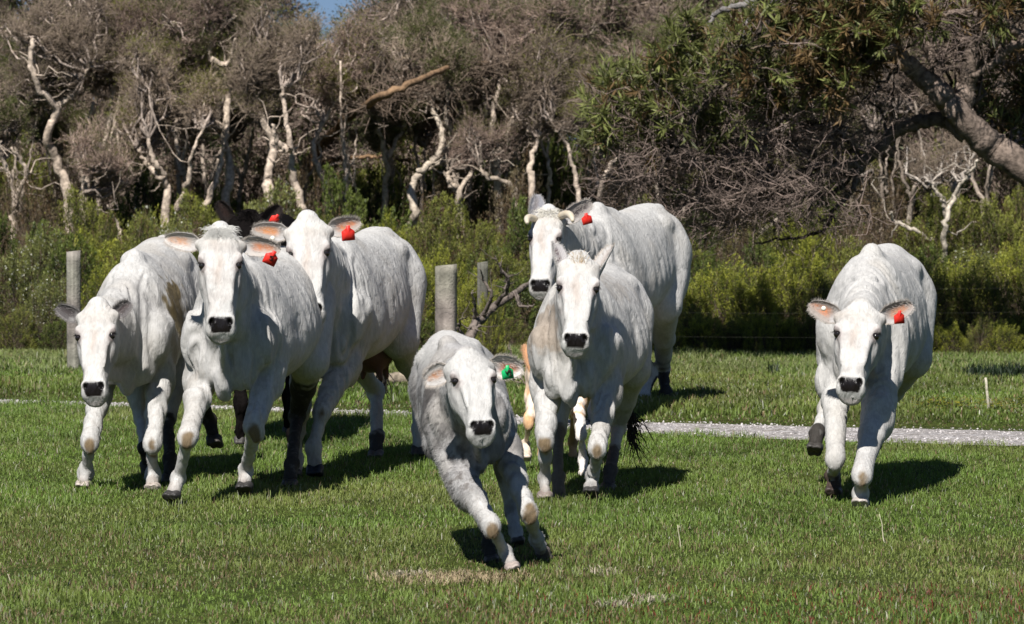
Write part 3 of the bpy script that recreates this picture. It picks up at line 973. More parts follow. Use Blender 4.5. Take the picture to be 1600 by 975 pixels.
T_V = [0.00, .12, .30, .55, .85, 1.10, 1.32, 1.48, 1.62, 1.72]
T_W = [.140, .200, .250, .280, .300, .290, .250, .222, .175, .110]
T_ZT = [1.04, 1.16, 1.30, 1.295, 1.285, 1.30, 1.33, 1.335, 1.27, 1.16]
T_ZB = [.72, .63, .59, .585, .61, .68, .78, .86, .91, .96]
T_K = [.05, .18, .32, .28, .20, .19, .17, .16, .18, .1]
TX, (TW, TZT, TZB, TK) = smooth_table(T_V, [T_W, T_ZT, T_ZB, T_K], 160, 15)

H_S = [0, .05, .12, .19, .27, .36, .43, .47, .505, .53, .555]
H_W = [.084, .108, .122, .122, .106, .086, .079, .081, .079, .072, .056]
H_NF = [-.030, -.005, .014, .020, .018, .014, .012, .008, -.008, -.030, -.060]
H_NJ = [-.14, -.17, -.20, -.215, -.20, -.155, -.13, -.125, -.122, -.118, -.10]
H_K = [-.1, -.05, .00, .06, .20, .24, .10, .04, .0, 0, 0]
HX, (HW, HNF, HNJ, HK) = smooth_table(H_S, [H_W, H_NF, H_NJ, H_K], 120, 9)

WHITE = np.array([.51, .498, .475])
GREY = np.array([.20, .192, .190])
MUD = np.array([.030, .026, .022])
TAN = np.array([.16, .105, .045])

def build_cow(c):
    rng = np.random.RandomState(c.get('seed', 1))
    S = c.get('size', 1.0)
    Dc = c['chest'][1]
    Dr = Dc + 1.45 * S
    if 'rumpD' in c: Dr = c['rumpD']
    O = np.array([(c['chest'][0] - 800) * Dc / FPX, Dc, c.get('lift', 0.0)])
    Rm = np.array([(c['rump'] - 800) * Dr / FPX, Dr, c.get('lift', 0.0)])
    back = nrm(Rm - O)
    lat = nrm(np.cross(back, [0, 0, 1]))           # viewer's right
    up = np.array([0., 0, 1])
    roll = math.radians(c.get('roll', 0))          # + leans the back to the viewer's left
    lat2 = math.cos(roll) * lat + math.sin(roll) * up
    up2 = -math.sin(roll) * lat + math.cos(roll) * up
    lat, up = lat2, up2
    if c.get('slope'):                             # + raises the rump
        a = math.radians(c['slope']); b2 = math.cos(a) * back + math.sin(a) * up; up = np.cross(lat, b2); back = b2
    M = np.stack([lat, back, up])                  # rows
    W = c.get('width', 1.0)
    def L(x, v, z):
        return O + S * (W * x * lat + v * back + z * up)
    # head frame
    hp = P(*c['poll']); hc = P(*c['chin'])
    ax = nrm(hc - hp); HL = np.linalg.norm(hc - hp)
    hs = HL / .56
    hw = .96 * c.get('hw', 1.0) * c.get('hscale', S)
    hy = math.radians(c.get('hyaw', 0)); hr = math.radians(c.get('hroll', 0))
    hl = np.array([math.cos(hy) * math.cos(hr), math.sin(hy), -math.sin(hr)])
    hl = nrm(hl - ax * (hl @ ax))
    hn = nrm(np.cross(hl, ax))                      # to the face side
    if hn[1] > 0: hn = -hn
    HM = np.stack([ax, hl, hn])
    def HP(s, x, n):
        return hp + ax * s * hs + hl * x * hw + hn * n * hw
    # ---- skeleton of the legs
    legs = []
    for side, key in ((-1, 'fl'), (1, 'fr')):
        if key not in c: continue
        kn, ft, ho = [P(*q) for q in c[key]]
        sh = L(side * .17, .16, .90)
        el = L(side * .175, .28, .72)
        if key + 'e' in c: el = P(*c[key + 'e'])
        legs.append(('f', side, [sh, el, kn, ft, ho], key))
    for side, key in ((-1, 'hl'), (1, 'hr')):
        if key not in c: continue
        hk, ft, ho = [P(*q) for q in c[key]]
        hip = L(side * .15, 1.42, 1.02)
        st = L(side * .20, 1.20, .70)
        if key + 's' in c: st = P(*c[key + 's'])
        legs.append(('h', side, [hip, st, hk, ft, ho], key))
    pts = [L(x, v, z) for x in (-.4, .4) for v in (-.1, 1.8) for z in (.45, 1.45)] + [HP(s, x, n) for s in (-.1, .66) for x in (-.16, .16) for n in (-.28, .08)]
    for l in legs: pts += l[2]
    pts = np.array(pts)
    F = Field(pts.min(0) - .1, pts.max(0) + .1, c.get('h', .0095))
    # torso
    lo = np.min([L(x, v, z) for x in (-.45, .45) for v in (-.1, 1.85) for z in (.4, 1.5)], 0)
    hi = np.max([L(x, v, z) for x in (-.45, .45) for v in (-.1, 1.85) for z in (.4, 1.5)], 0)
    Mf = M.astype(np.float32)
    belly = c.get('belly', 0.0)
    def torso(g):
        q = ((g - O.astype(np.float32)) @ Mf.T) / S
        x = q[..., 0] / W; v = q[..., 1]; z = q[..., 2]
        w = np.interp(v, TX, TW); zt = np.interp(v, TX, TZT); zb = np.interp(v, TX, TZB); kk = np.interp(v, TX, TK)
        bl = np.exp(-((v - .85) / .4) ** 2)
        w = w * (1 + belly * bl); zb = zb - .10 * belly * bl
        zc = .5 * (zt + zb); hh = .5 * (zt - zb)
        t = (z - zc) / hh
        ww = w * (1 - kk * np.clip(t, -1.2, 1.2) - .06 * t * t)
        n = (np.abs(x / ww) ** 2.3 + np.abs(t) ** 2.3) ** (1 / 2.3)
        dn = (n - 1) * np.minimum(w, hh) * .9
        cap = np.maximum(np.maximum(TX[0] - v, v - TX[-1]), 0) + .0
        return S * np.where(cap > 0, np.sqrt(np.maximum(dn, 0) ** 2 + cap ** 2) + np.minimum(dn, 0) * .0, dn)
    F.add(torso, lo, hi, .02)
    for sd in (-1, 1):
        bz = nrm(up - .35 * back * 1.0 - sd * .30 * lat); bx = nrm(np.cross(back, bz)); F.ell(L(sd * .160, .32, 1.0), S * np.array([.075, .15, .27]), np.stack([bx, nrm(np.cross(bz, bx)), bz]), k=.08 * S)
        F.ell(L(sd * .175, .07, .86), S * np.array([.085, .11, .16]), M, k=.045 * S)
        F.ell(L(sd * .095, .03, .72), S * np.array([.075, .10, .13]), M, k=.035 * S)
        F.ell(L(sd * .165, 1.46, .95), S * np.array([.115, .20, .29]), M, k=.07 * S)
        F.ell(L(sd * .160, 1.28, 1.20), S * np.array([.065, .085, .055]), M, k=.05 * S)
        F.ell(L(sd * .09, 1.68, 1.17), S * np.array([.04, .05, .05]), M, k=.05 * S)
    for sd in (-1, 1):
        F.ell(L(sd * .375, 1.16, 1.10), S * np.array([.075, .13, .13]), M, k=.09 * S, op='s')      # hollow of the flank
        F.ell(L(sd * .385, .58, .98), S * np.array([.070, .06, .20]), M, k=.09 * S, op='s')         # behind the shoulder
        F.ell(L(sd * .30, 1.24, .66), S * np.array([.06, .10, .09]), M, k=.08 * S, op='s')
    F.ell(L(0, -.02, .66), S * np.array([.05, .10, .12]), M, k=.05 * S)
    F.ell(L(0, 1.64, 1.285), S * np.array([.05, .09, .045]), M, k=.05 * S)
    F.chain([L(0, .22, 1.22), L(0, .38, 1.305), L(0, .62, 1.28)], S * np.array([.03, .03, .03]), k=.06 * S)
    # neck: crest, body, throat with dewlap
    pb = HP(.05, 0, -.115); th = HP(.20, 0, -.17)
    A0 = L(0, .26, 1.13); A1 = L(0, .22, 1.02); A2 = L(0, .10, .84)
    fl = (nrm(hl + lat), .86)
    F.cone(A0, pb, .105 * S, .085 * hw, .07 * S, flat=fl)
    F.cone(A1, .5 * pb + .5 * th, .195 * S, .115 * hw, .07 * S, flat=fl)
    F.cone(A2, th, .155 * S, .095 * hw, .07 * S, flat=fl)
    F.cone(L(0, -.04, .66), HP(.34, 0, -.19), .052 * S, .026 * hw, .05 * S, flat=(nrm(hl + lat), .38))
    # head
    HMf = HM.astype(np.float32)
    def head(g):
        q = (g - hp.astype(np.float32)) @ HMf.T
        s = q[..., 0] / hs; x = q[..., 1] / hw; n = q[..., 2] / hw
        w = np.interp(s, HX, HW) * np.interp(s, [.05, .15, .25, .36, .5], [c.get('fh', 1), .5 + .5 * c.get('fh', 1), 1, c.get('mz', 1), c.get('mz', 1)]); nf = np.interp(s, HX, HNF); nj = np.interp(s, HX, HNJ); kk = np.interp(s, HX, HK)
        nc = .5 * (nf + nj); hh = .5 * (nf - nj)
        t = (n - nc) / hh
        ww = w * (1 - kk * np.clip(t, -1.2, 1.2))
        e = 2.7
        m = (np.abs(x / ww) ** e + np.abs(t) ** e) ** (1 / e)
        dn = (m - 1) * np.minimum(w, hh)
        cap = np.maximum(np.maximum(-s, s - HX[-1]), 0)
        return hw * np.where(cap > 0, np.sqrt(np.maximum(dn, 0) ** 2 + cap ** 2), dn)
    cs = [HP(s, x, n) for s in (-.03, .6) for x in (-.14, .14) for n in (-.25, .05)]
    F.add(head, np.min(cs, 0), np.max(cs, 0), .03 * hw)
    e_ = lambda s, x, n, r, k, op='u', R=None: F.ell(HP(s, x, n), np.array(r) * np.array([hs, hw, hw]), HM if R is None else R, k=k * hw, op=op)
    e_(-.016, 0, -.06, (.05, .062, .05), .04)                 # poll
    for sd in (-1, 1):
        e_(.158, sd * .104, -.008, (.036, .024, .024), .018)    # brow
        e_(.235, sd * .085, -.045, (.055, .022, .05), .03)     # cheekbone
        e_(.215, sd * .080, -.12, (.085, .032, .075), .03)     # jaw muscle
        e_(.235, sd * .092, -.012, (.030, .018, .018), .015); e_(.195, sd * .113, .004, (.022, .017, .017), .012, 's'); e_(.300, sd * .100, -.008, (.065, .018, .030), .035, 's'); e_(.174, sd * .1085, -.002, (.012, .020, .020), .008)  # socket
        e_(.30, sd * .062, .004, (.09, .018, .018), .03)
    for sd in (-1, 1):
        e_(.478, sd * .052 * c.get('mz', 1), -.012, (.030, .030, .026), .02)       # rims of the nostrils
        e_(.500, sd * .055 * c.get('mz', 1), -.062, (.036, .030, .040), .02)       # lips
    e_(.535, 0, -.100, (.030, .050, .034), .02)                 # chin
    for sd in (-1, 1):
        F.ell(HP(.490, sd * .052, .004), hw * np.array([.021, .014, .032]), np.stack([nrm(ax + sd * .6 * hl), nrm(hl * 1.0 - sd * .6 * ax), hn]), k=.010, op='s')
    e_(.552, 0, -.072, (.006, .085, .050), .010, 's', np.stack([nrm(ax + .45 * hn), hl, nrm(hn - .45 * ax)]))    # mouth line
    for sd, key in ((-1, 'el'), (1, 'er')):
        if key in c:
            eb = HP(.055, sd * .088, -.085); et_ = P(*c[key]['tip']); ed = nrm(et_ - eb); el_ = np.linalg.norm(et_ - eb)
            F.cone(eb - ed * .03, eb + ed * el_ * .16, .026 * hw, .020 * hw, k=.045)
    # legs
    LW = c.get('legw', .85)
    info = []
    for kind, sd, J, key in legs:
        a, b, k_, f_, h_ = J
        tob = nrm(back)
        pe = f_ + (h_ - f_) * .55
        q = S * LW
        if kind == 'f':
            m1 = b + (k_ - b) * .45
            F.chain([a, b], [.105 * S, .095 * S], k=.04 * S)
            F.chain([b, m1, k_], [.100 * q, .080 * q, .056 * q], k=.03 * S)
            F.ell(b + (k_ - b) * .22 + lat * sd * .02 * S, S * np.array([.080, .085, .13]), np.stack([lat, tob, up]), k=.05 * S)
            F.ell(k_, q * np.array([.054, .050, .092]), np.stack([nrm(lat), nrm(np.cross(lat, nrm(b - f_))), nrm(b - f_)]), k=.04 * S)
        else:
            m1 = b + (k_ - b) * .5
            F.chain([a, b], [.155 * S, .115 * S], k=.05 * S)
            F.chain([b, m1, k_], [.120 * q, .080 * q, .050 * q], k=.035 * S)
            pt = k_ + (tob * .035 + nrm(k_ - f_) * .03) * S
            F.ell(k_, q * np.array([.054, .062, .075]), np.stack([nrm(lat), nrm(np.cross(lat, nrm(k_ - f_))), nrm(k_ - f_)]), k=.03 * S)
            F.cone(pt, b + (k_ - b) * .45 + tob * .10 * S, .024 * q, .03 * q, k=.035 * S)
        m2 = k_ + (f_ - k_) * .45
        cn = .037 if kind == 'f' else .040
        F.chain([k_, m2, f_], [.046 * q, cn * q, .041 * q], k=.02 * S)
        F.ell(f_, q * np.array([.050, .047, .052]), np.stack([nrm(lat), nrm(np.cross(lat, nrm(k_ - f_))), nrm(k_ - f_)]), k=.025 * S)
        F.chain([f_, pe], [.041 * q, .046 * q], k=.02 * S)
        for s2 in (-1, 1): F.ell(f_ + lat * s2 * .022 * S + tob * .045 * S + nrm(h_ - f_) * .025 * S, np.array([.013, .013, .018]) * S, M, k=.010)
        info.append((kind, sd, J, key))
    v, q = surface_nets(F)
    del F.d
    v, q = biggest(v, q)
    v = relax(v, q, 2, .5)
    nr = vnormals(v, q)
    # low muscle and fold relief
    T = ((v - O) @ M.T) / S; T[:, 0] /= W
    Hq = (v - hp) @ HM.T; Hq[:, 0] /= hs; Hq[:, 1:] /= hw
    inhead = (Hq[:, 0] > -.02) & (Hq[:, 0] < .62) & (np.abs(Hq[:, 1]) < .17) & (Hq[:, 2] > -.22)
    hd = inhead.astype(float)
    amp = c.get('lump', .0085)
    dsp = (fbm(v, 7.0, 3) - .5) * 2 * amp * (1 - .7 * hd)
    # ribs and neck folds
    ribs = np.sin((T[:, 1] + .10 * T[:, 2]) * 2 * np.pi / .105) * np.clip(1 - np.abs(T[:, 1] - .88) / .33, 0, 1) * np.clip(1 - np.abs(T[:, 2] - .95) / .28, 0, 1)
    dsp += .005 * ribs * (1 - hd)
    nk = np.clip(1 - np.abs(T[:, 1] + .02) / .34, 0, 1) * (1 - hd)
    dsp += .008 * nk * np.sin(fbm(v * np.array([1, 1, .35]), 6, 2) * 34)
    v = v + nr * dsp[:, None]
    nr = vnormals(v, q)
    # ---- coat colours
    base = np.array(c.get('coat', WHITE))
    col = np.tile(base, (len(v), 1))
    def mix(w, cc):
        w = np.clip(w, 0, 1)[:, None]
        col[:] = col * (1 - w) + np.asarray(cc) * w
    n1 = fbm(v, 3.1, 3); n2 = fbm(v + 5, 14, 3); n3 = fbm(v + 9, 45, 2)
    if not c.get('dark') and not c.get('tan'):
        gy = c.get('grey', .35)
        mix(gy * np.clip(1 - np.abs(T[:, 1] + .02) / .38, 0, 1) * (1 - hd) * (n1 * 1.6 - .2) , GREY)          # grey neck and shoulders
        mix(gy * .8 * np.clip((n1 - .5) * 3, 0, 1) * (1 - hd), GREY * 1.2)
        mix(.22 * np.clip((n2 - .50) * 4, 0, 1), base * .75); mix(.12 * np.clip((n3 - .56) * 6, 0, 1) * (1 - hd), base * .6); mix(.30 * np.clip((fbm(v + 3, 4.5, 3) - .52) * 6, 0, 1) * (1 - hd), [.33, .29, .235])
        mix(.35 * hd * np.exp(-((Hq[:, 1] + .01 + (n2 - .5) * .06) / .022) ** 2 - ((Hq[:, 0] - .22) / .10) ** 2) * (Hq[:, 2] > -.03) * c.get('blaze', 1), [.34, .20, .12])
        mix(.25 * hd * np.clip(1 - np.abs(Hq[:, 0] - .06) / .07, 0, 1) * n2 * 1.4, [.36, .27, .17])
        mix(.30 * hd * np.clip((n2 - .47) * 5, 0, 1), [.33, .28, .25])
        mix(.40 * hd * np.clip(1 - np.abs(Hq[:, 0] - .30) / .15, 0, 1) * np.clip((np.abs(Hq[:, 1]) - .055) / .03, 0, 1) * (n2 * 1.5), [.22, .205, .20])
    if 'patch' in c:
        for (x0, v0, z0, r, cc, st) in c['patch']:
            dd = ((T[:, 0] - x0) / r) ** 2 + ((T[:, 1] - v0) / (1.5 * r)) ** 2 + ((T[:, 2] - z0) / r) ** 2
            mix(st * np.clip((1.5 - dd) * 1.2 + (n2 - .5) * 6, 0, 1) * (1 - hd), cc)
    if c.get('shag'):
        mix(hd * .9, WHITE * .96); mix(.8 * np.clip((T[:, 2] - 1.16) / .06, 0, 1) * np.clip((T[:, 1] - .35) * 4, 0, 1) * (1 - hd), WHITE)
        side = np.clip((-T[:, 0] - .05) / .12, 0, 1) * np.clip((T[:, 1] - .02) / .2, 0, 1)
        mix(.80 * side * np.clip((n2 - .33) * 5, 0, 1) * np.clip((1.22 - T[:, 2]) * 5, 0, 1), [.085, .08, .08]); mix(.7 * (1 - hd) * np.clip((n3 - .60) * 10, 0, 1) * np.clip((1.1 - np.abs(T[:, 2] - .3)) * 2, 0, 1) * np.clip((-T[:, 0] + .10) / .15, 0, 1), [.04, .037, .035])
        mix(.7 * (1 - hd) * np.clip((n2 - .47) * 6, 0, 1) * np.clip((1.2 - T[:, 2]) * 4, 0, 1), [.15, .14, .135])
    # legs
    for kind, sd, J, key in info:
        a, b, k_, f_, h_ = J
        segs = [(b, k_), (k_, f_), (f_, h_)]
        best = np.full(len(v), 9.); par = np.zeros(len(v))
        for i, (p0, p1) in enumerate(segs):
            ba = p1 - p0; t = np.clip(((v - p0) @ ba) / (ba @ ba), 0, 1)
            dd = np.linalg.norm(v - p0 - t[:, None] * ba, axis=1)
            m = dd < best; best[m] = dd[m]; par[m] = i + t[m]
        near = best < .13 * S
        near &= ~((par < .05))
        if c.get('shag') and kind == 'f': mix(near * np.clip((par - .35) * 3, 0, 1) * .85, WHITE * .95)
        md = c.get('mud', {}).get(key, 0)
        if md:
            w = near * np.clip((par - md + (n2 - .5) * .7) * 6, 0, 1)
            mc = c.get('mudcol', {}).get(key, MUD)
            mix(w * (.985 - .12 * np.clip((n3 - .66) * 10, 0, 1)), mc)
        elif kind == 'f' and not c.get('dark') and not c.get('tan'):
            front = np.clip(-(nr @ back) * 1.5, 0, 1)
            kd = np.linalg.norm((v - k_ + up * .02) / np.array([.030, .08, .050]) / S, axis=1)
            mix(.92 * near * front * np.clip((1.38 - kd + (n2 - .5) * 1.6) * 2.5, 0, 1), TAN * (.75 + .3 * n1[:, None]))
            mix(.45 * near * np.clip((par - 2.2 + (n2 - .5) * 1.2) * 2, 0, 1), [.24, .18, .14])
            mix(.18 * near * np.clip((n3 - .55) * 8, 0, 1), [.26, .21, .17])
    # muzzle, lids, nostrils
    if True:
        ha, hb = Hq[:, 0], np.abs(Hq[:, 1])
        e1 = Hq[:, 0] - .9 * Hq[:, 2]                 # runs down the end of the muzzle
        halfw = c.get('mz', 1) * np.interp(e1, [.45, .475, .50, .53, .56, .60], [.054, .071, .073, .064, .055, .048])
        nose = hd * np.clip((halfw - hb) / .006, 0, 1) * np.clip((e1 - .460 + .10 * hb) / .007, 0, 1) * np.clip((.568 - e1) / .006, 0, 1) * np.clip((Hq[:, 2] + .10) / .01, 0, 1)
        mix(nose, np.array([.010, .008, .008])); nst = nose * np.clip(1.25 - np.sqrt(((Hq[:, 0] - .490) / .022) ** 2 + ((hb - .051) / .016) ** 2), 0, 1) * 2; mix(nst, [.008, .007, .007])
        mix(.45 * (1 - nose) * hd * np.clip(1 - np.abs(e1 - .44) / .02, 0, 1) * np.clip((.07 - hb) / .02, 0, 1), np.minimum(base, [.56, .50, .49]))
        mix(.5 * (1 - nose) * hd * np.clip((e1 - .60) / .02, 0, 1), np.minimum(base, [.50, .42, .40]))
        for sd in (-1, 1):
            dx_ = (Hq[:, 1] - sd * .107) ; ds_ = Hq[:, 0] - .194 + dx_ * sd * .7
            de = np.sqrt((ds_ / 1.25) ** 2 + dx_ ** 2 + .7 * Hq[:, 2] ** 2)
            mix(hd * np.clip((.031 - de) / .007, 0, 1), [.022, .018, .016])
            mix(.5 * hd * np.clip((.056 - de) / .024, 0, 1), np.minimum(base, [.40, .35, .33]))
    glossm = np.zeros(len(v)); 
    if True: glossm = nose
    col4 = np.hstack([np.clip(col, 0, 1), glossm[:, None]]); glossm = np.maximum(glossm, (col.sum(1) < .12) * hd)
    root = empty(c['name'], (O[0], O[1], 0))
    tag(root, c['label'], c['cat'], 'cattle running across the paddock')
    off = np.array([O[0], O[1], 0])
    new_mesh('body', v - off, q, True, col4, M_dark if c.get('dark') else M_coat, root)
    # ---- fur: short hair standing a little off the skin
    nh = c.get('hairs', 60000)
    if nh:
        fa = np.linalg.norm(np.cross(v[q[:, 2]] - v[q[:, 0]], v[q[:, 3]] - v[q[:, 1]]), axis=1)
        faceh = hd[q[:, 0]]
        w = fa * (1 + 1.0 * faceh)
        w /= w.sum()
        fi = rng.choice(len(q), nh, p=w)
        r = rng.rand(nh, 2)
        a_, b_, c_, d_ = [v[q[fi, k]] for k in range(4)]
        p0 = (a_ * (1 - r[:, :1]) + b_ * r[:, :1]) * (1 - r[:, 1:]) + (d_ * (1 - r[:, :1]) + c_ * r[:, :1]) * r[:, 1:]
        n0 = nr[q[fi, 0]]; c0 = col[q[fi, 0]]; isn = glossm[q[fi, 0]] > .1
        hh = hd[q[fi, 0]][:, None]
        comb = back[None] * .7 - np.array([[0, 0, 1.0]]) * .8
        combh = ax[None] * .9 - hn[None] * .1
        cd = comb * (1 - hh) + combh * hh + rng.randn(nh, 3) * .28
        swirl = (fbm(p0, 5, 2) - .5)[:, None] * 2.4
        cd = cd + swirl * np.cross(n0, cd)
        cd -= n0 * (cd * n0).sum(1)[:, None]; cd /= np.linalg.norm(cd, axis=1)[:, None] + 1e-9
        Ls = c.get('hairlen', .011) * (.6 + .8 * rng.rand(nh)) * (1 - .45 * hh[:, 0])
        if c.get('shag'):
            Ls = Ls * (1 + 1.2 * np.clip(-((p0 - O) @ lat) / .15, 0, 1) * (1 - hh[:, 0]))
        Ls[isn] = .0005
        lift = (.07 + .15 * rng.rand(nh))[:, None]
        sidev = np.cross(n0, cd) * (.0009 + .0006 * rng.rand(nh))[:, None] * c.get('hairw', 1.0)
        p1 = p0 + (cd * .85 + n0 * lift * .9) * Ls[:, None]
        p0 = p0 - n0 * .001
        hv = np.stack([p0 - sidev, p0 + sidev, p1], 1).reshape(-1, 3) - off
        hc_ = np.clip(c0 * (.86 + .28 * rng.rand(nh))[:, None], 0, 1)
        new_mesh('coat_hair', hv, np.arange(nh * 3).reshape(-1, 3), False, np.repeat(hc_, 3, 0), M_dark if c.get('dark') else M_hair, root)
    # ---- eyes
    for sd in (-1, 1):
        ce = HP(.195, sd * .1015, -.009)
        u_, v_ = np.meshgrid(np.linspace(0, 2 * np.pi, 18, endpoint=False), np.linspace(0, np.pi, 10), indexing='ij')
        sp = np.stack([np.sin(v_) * np.cos(u_), np.sin(v_) * np.sin(u_), np.cos(v_)], -1).reshape(-1, 3) * .0205 * hw
        i = np.arange(18)[:, None] * 10; j = np.arange(9)[None]
        i2 = ((np.arange(18) + 1) % 18)[:, None] * 10
        f = np.stack([i + j, i + j + 1, i2 + j + 1, i2 + j], -1).reshape(-1, 4)
        new_mesh('eye', sp + ce - off, f, True, None, M_eye, root)
        # lashes
        mb = MB()
        for _ in range(22):
            s0 = rng.uniform(-.026, .022)
            b0 = HP(.178 + .1 * s0, sd * (.118 - .35 * abs(s0)), -.015 + s0 * .9)
            tip = b0 + hl * sd * .022 * hw + ax * .012 + rng.randn(3) * .003 + hn * .008
            w_ = hn * .0011
            mb.add(np.array([b0 - w_, b0 + w_, tip]) - off, t=[[0, 1, 2]], col=[.06, .05, .045])
        mb.build('eyelashes', M_hair, root)
    # ---- ears
    for sd, key in ((-1, 'el'), (1, 'er')):
        if key not in c: continue
        E = c[key]
        make_ear(root, off, HP(.055, sd * .092, -.085), P(*E['tip']), E, hn, c, rng, sd)
    # ---- horns
    for hq in c.get('horns', []):
        pts_ = np.array([P(*k) for k in hq['path']])
        t = np.linspace(0, 1, 14)
        a, b, d = pts_
        pp = (1 - t)[:, None] ** 2 * a + 2 * (t * (1 - t))[:, None] * b + (t ** 2)[:, None] * d
        mb = MB(); mb.tube(pp - off, hq['r'] * np.sqrt(np.clip(1 - (t * .93) ** 2.4, .02, 1)), 12)
        mb.build('horn', M_horn, root)
    # ---- forelock
    if c.get('tuft'):
        tf = c['tuft']; mb = MB()
        for _ in range(tf.get('n', 500)):
            s0 = rng.uniform(-.035, .05); x0 = rng.normal(0, tf.get('sp', .030))
            b0 = HP(s0, x0, -.012 - .9 * max(0, .0 - s0) - x0 * x0 * 2)
            d0 = nrm(hn * tf.get('fwd', .5) - ax * tf.get('up', .3) + hl * (x0 * tf.get('lat', 9) + rng.normal(0, .35)) + rng.randn(3) * .16)
            ln = tf.get('len', .06) * rng.uniform(.5, 1.2)
            mid = b0 + d0 * ln * .55
            tip = mid + nrm(d0 + ax * tf.get('droop', .9)) * ln * .5
            w_ = nrm(np.cross(d0, hn + .01)) * tf.get('wd', .0013)
            cc = np.array(tf['mixc'] if 'mixc' in tf and rng.rand() < .55 else tf.get('col', [.82, .76, .66])) * rng.uniform(.8, 1.1)
            mb.add(np.array([b0 - w_, b0 + w_, mid + w_ * .8, mid - w_ * .8, tip]) - off, q=[[0, 1, 2, 3]], t=[[3, 2, 4]], col=cc)
        mb.build('forelock', M_hair, root, False)
    # ---- hooves
    for kind, sd, J, key in info:
        f_, h_ = J[3], J[4]
        dirn = nrm(h_ - f_)
        hcol = np.array(c.get('hoofcol', {}).get(key, [.05, .045, .04]))
        fwd = -back * 1.0
        if 'hoofdir' in c and key in c['hoofdir']: fwd = nrm(c['hoofdir'][key])
        make_hoof(root, off, f_ + (h_ - f_) * .42, h_, fwd, lat, S * LW, hcol)
    # ---- tail
    if 'tail' in c:
        pp = np.array([L(*k) for k in c['tail']['base']] + [P(*k) for k in c['tail'].get('px', [])])
        t = np.linspace(0, len(pp) - 1, 24)
        pi = np.stack([np.interp(t, np.arange(len(pp)), pp[:, k]) for k in range(3)], -1)
        mb = MB(); mb.tube(pi - off, np.linspace(.028, .012, 24) * S, 8, col=base * .95)
        tl = mb.build('tail', M_hair, root)
        mb = MB(); e0 = pi[-1] - off
        for _ in range(70):
            d0 = nrm(rng.randn(3) * .25 + [0, 0, -1] + np.array(c['tail'].get('sw', [0, 0, 0])))
            ln = rng.uniform(.10, .24) * S
            a0 = pi[-1 - rng.randint(0, 5)] - off + rng.randn(3) * .01
            pth = [a0, a0 + d0 * ln * .5 + rng.randn(3) * .02, a0 + d0 * ln + rng.randn(3) * .04]
            mb.tube(pth, [.004, .0035, .001], 3, col=c['tail'].get('col', MUD), cap=False)
        mb.build('tail_switch', M_hair, tl)
    if 'udder' in c:
        Fu = Field(L(0, 1.25, .56) - .24, L(0, 1.25, .56) + .24, .009)
        Fu.ell(L(0, 1.27, .62), S * np.array([.13, .16, .12]), M, k=.03)
        for x in (-.06, .06):
            for y in (1.20, 1.36):
                p0 = L(x, y, .56); Fu.cone(p0, p0 + np.array([x * .3, 0, -.10]), .032, .015, k=.03)
        vu, qu = surface_nets(Fu); vu = relax(vu, qu, 2)
        new_mesh('udder', vu - off, qu, True, None, M_udder, root)
    return root

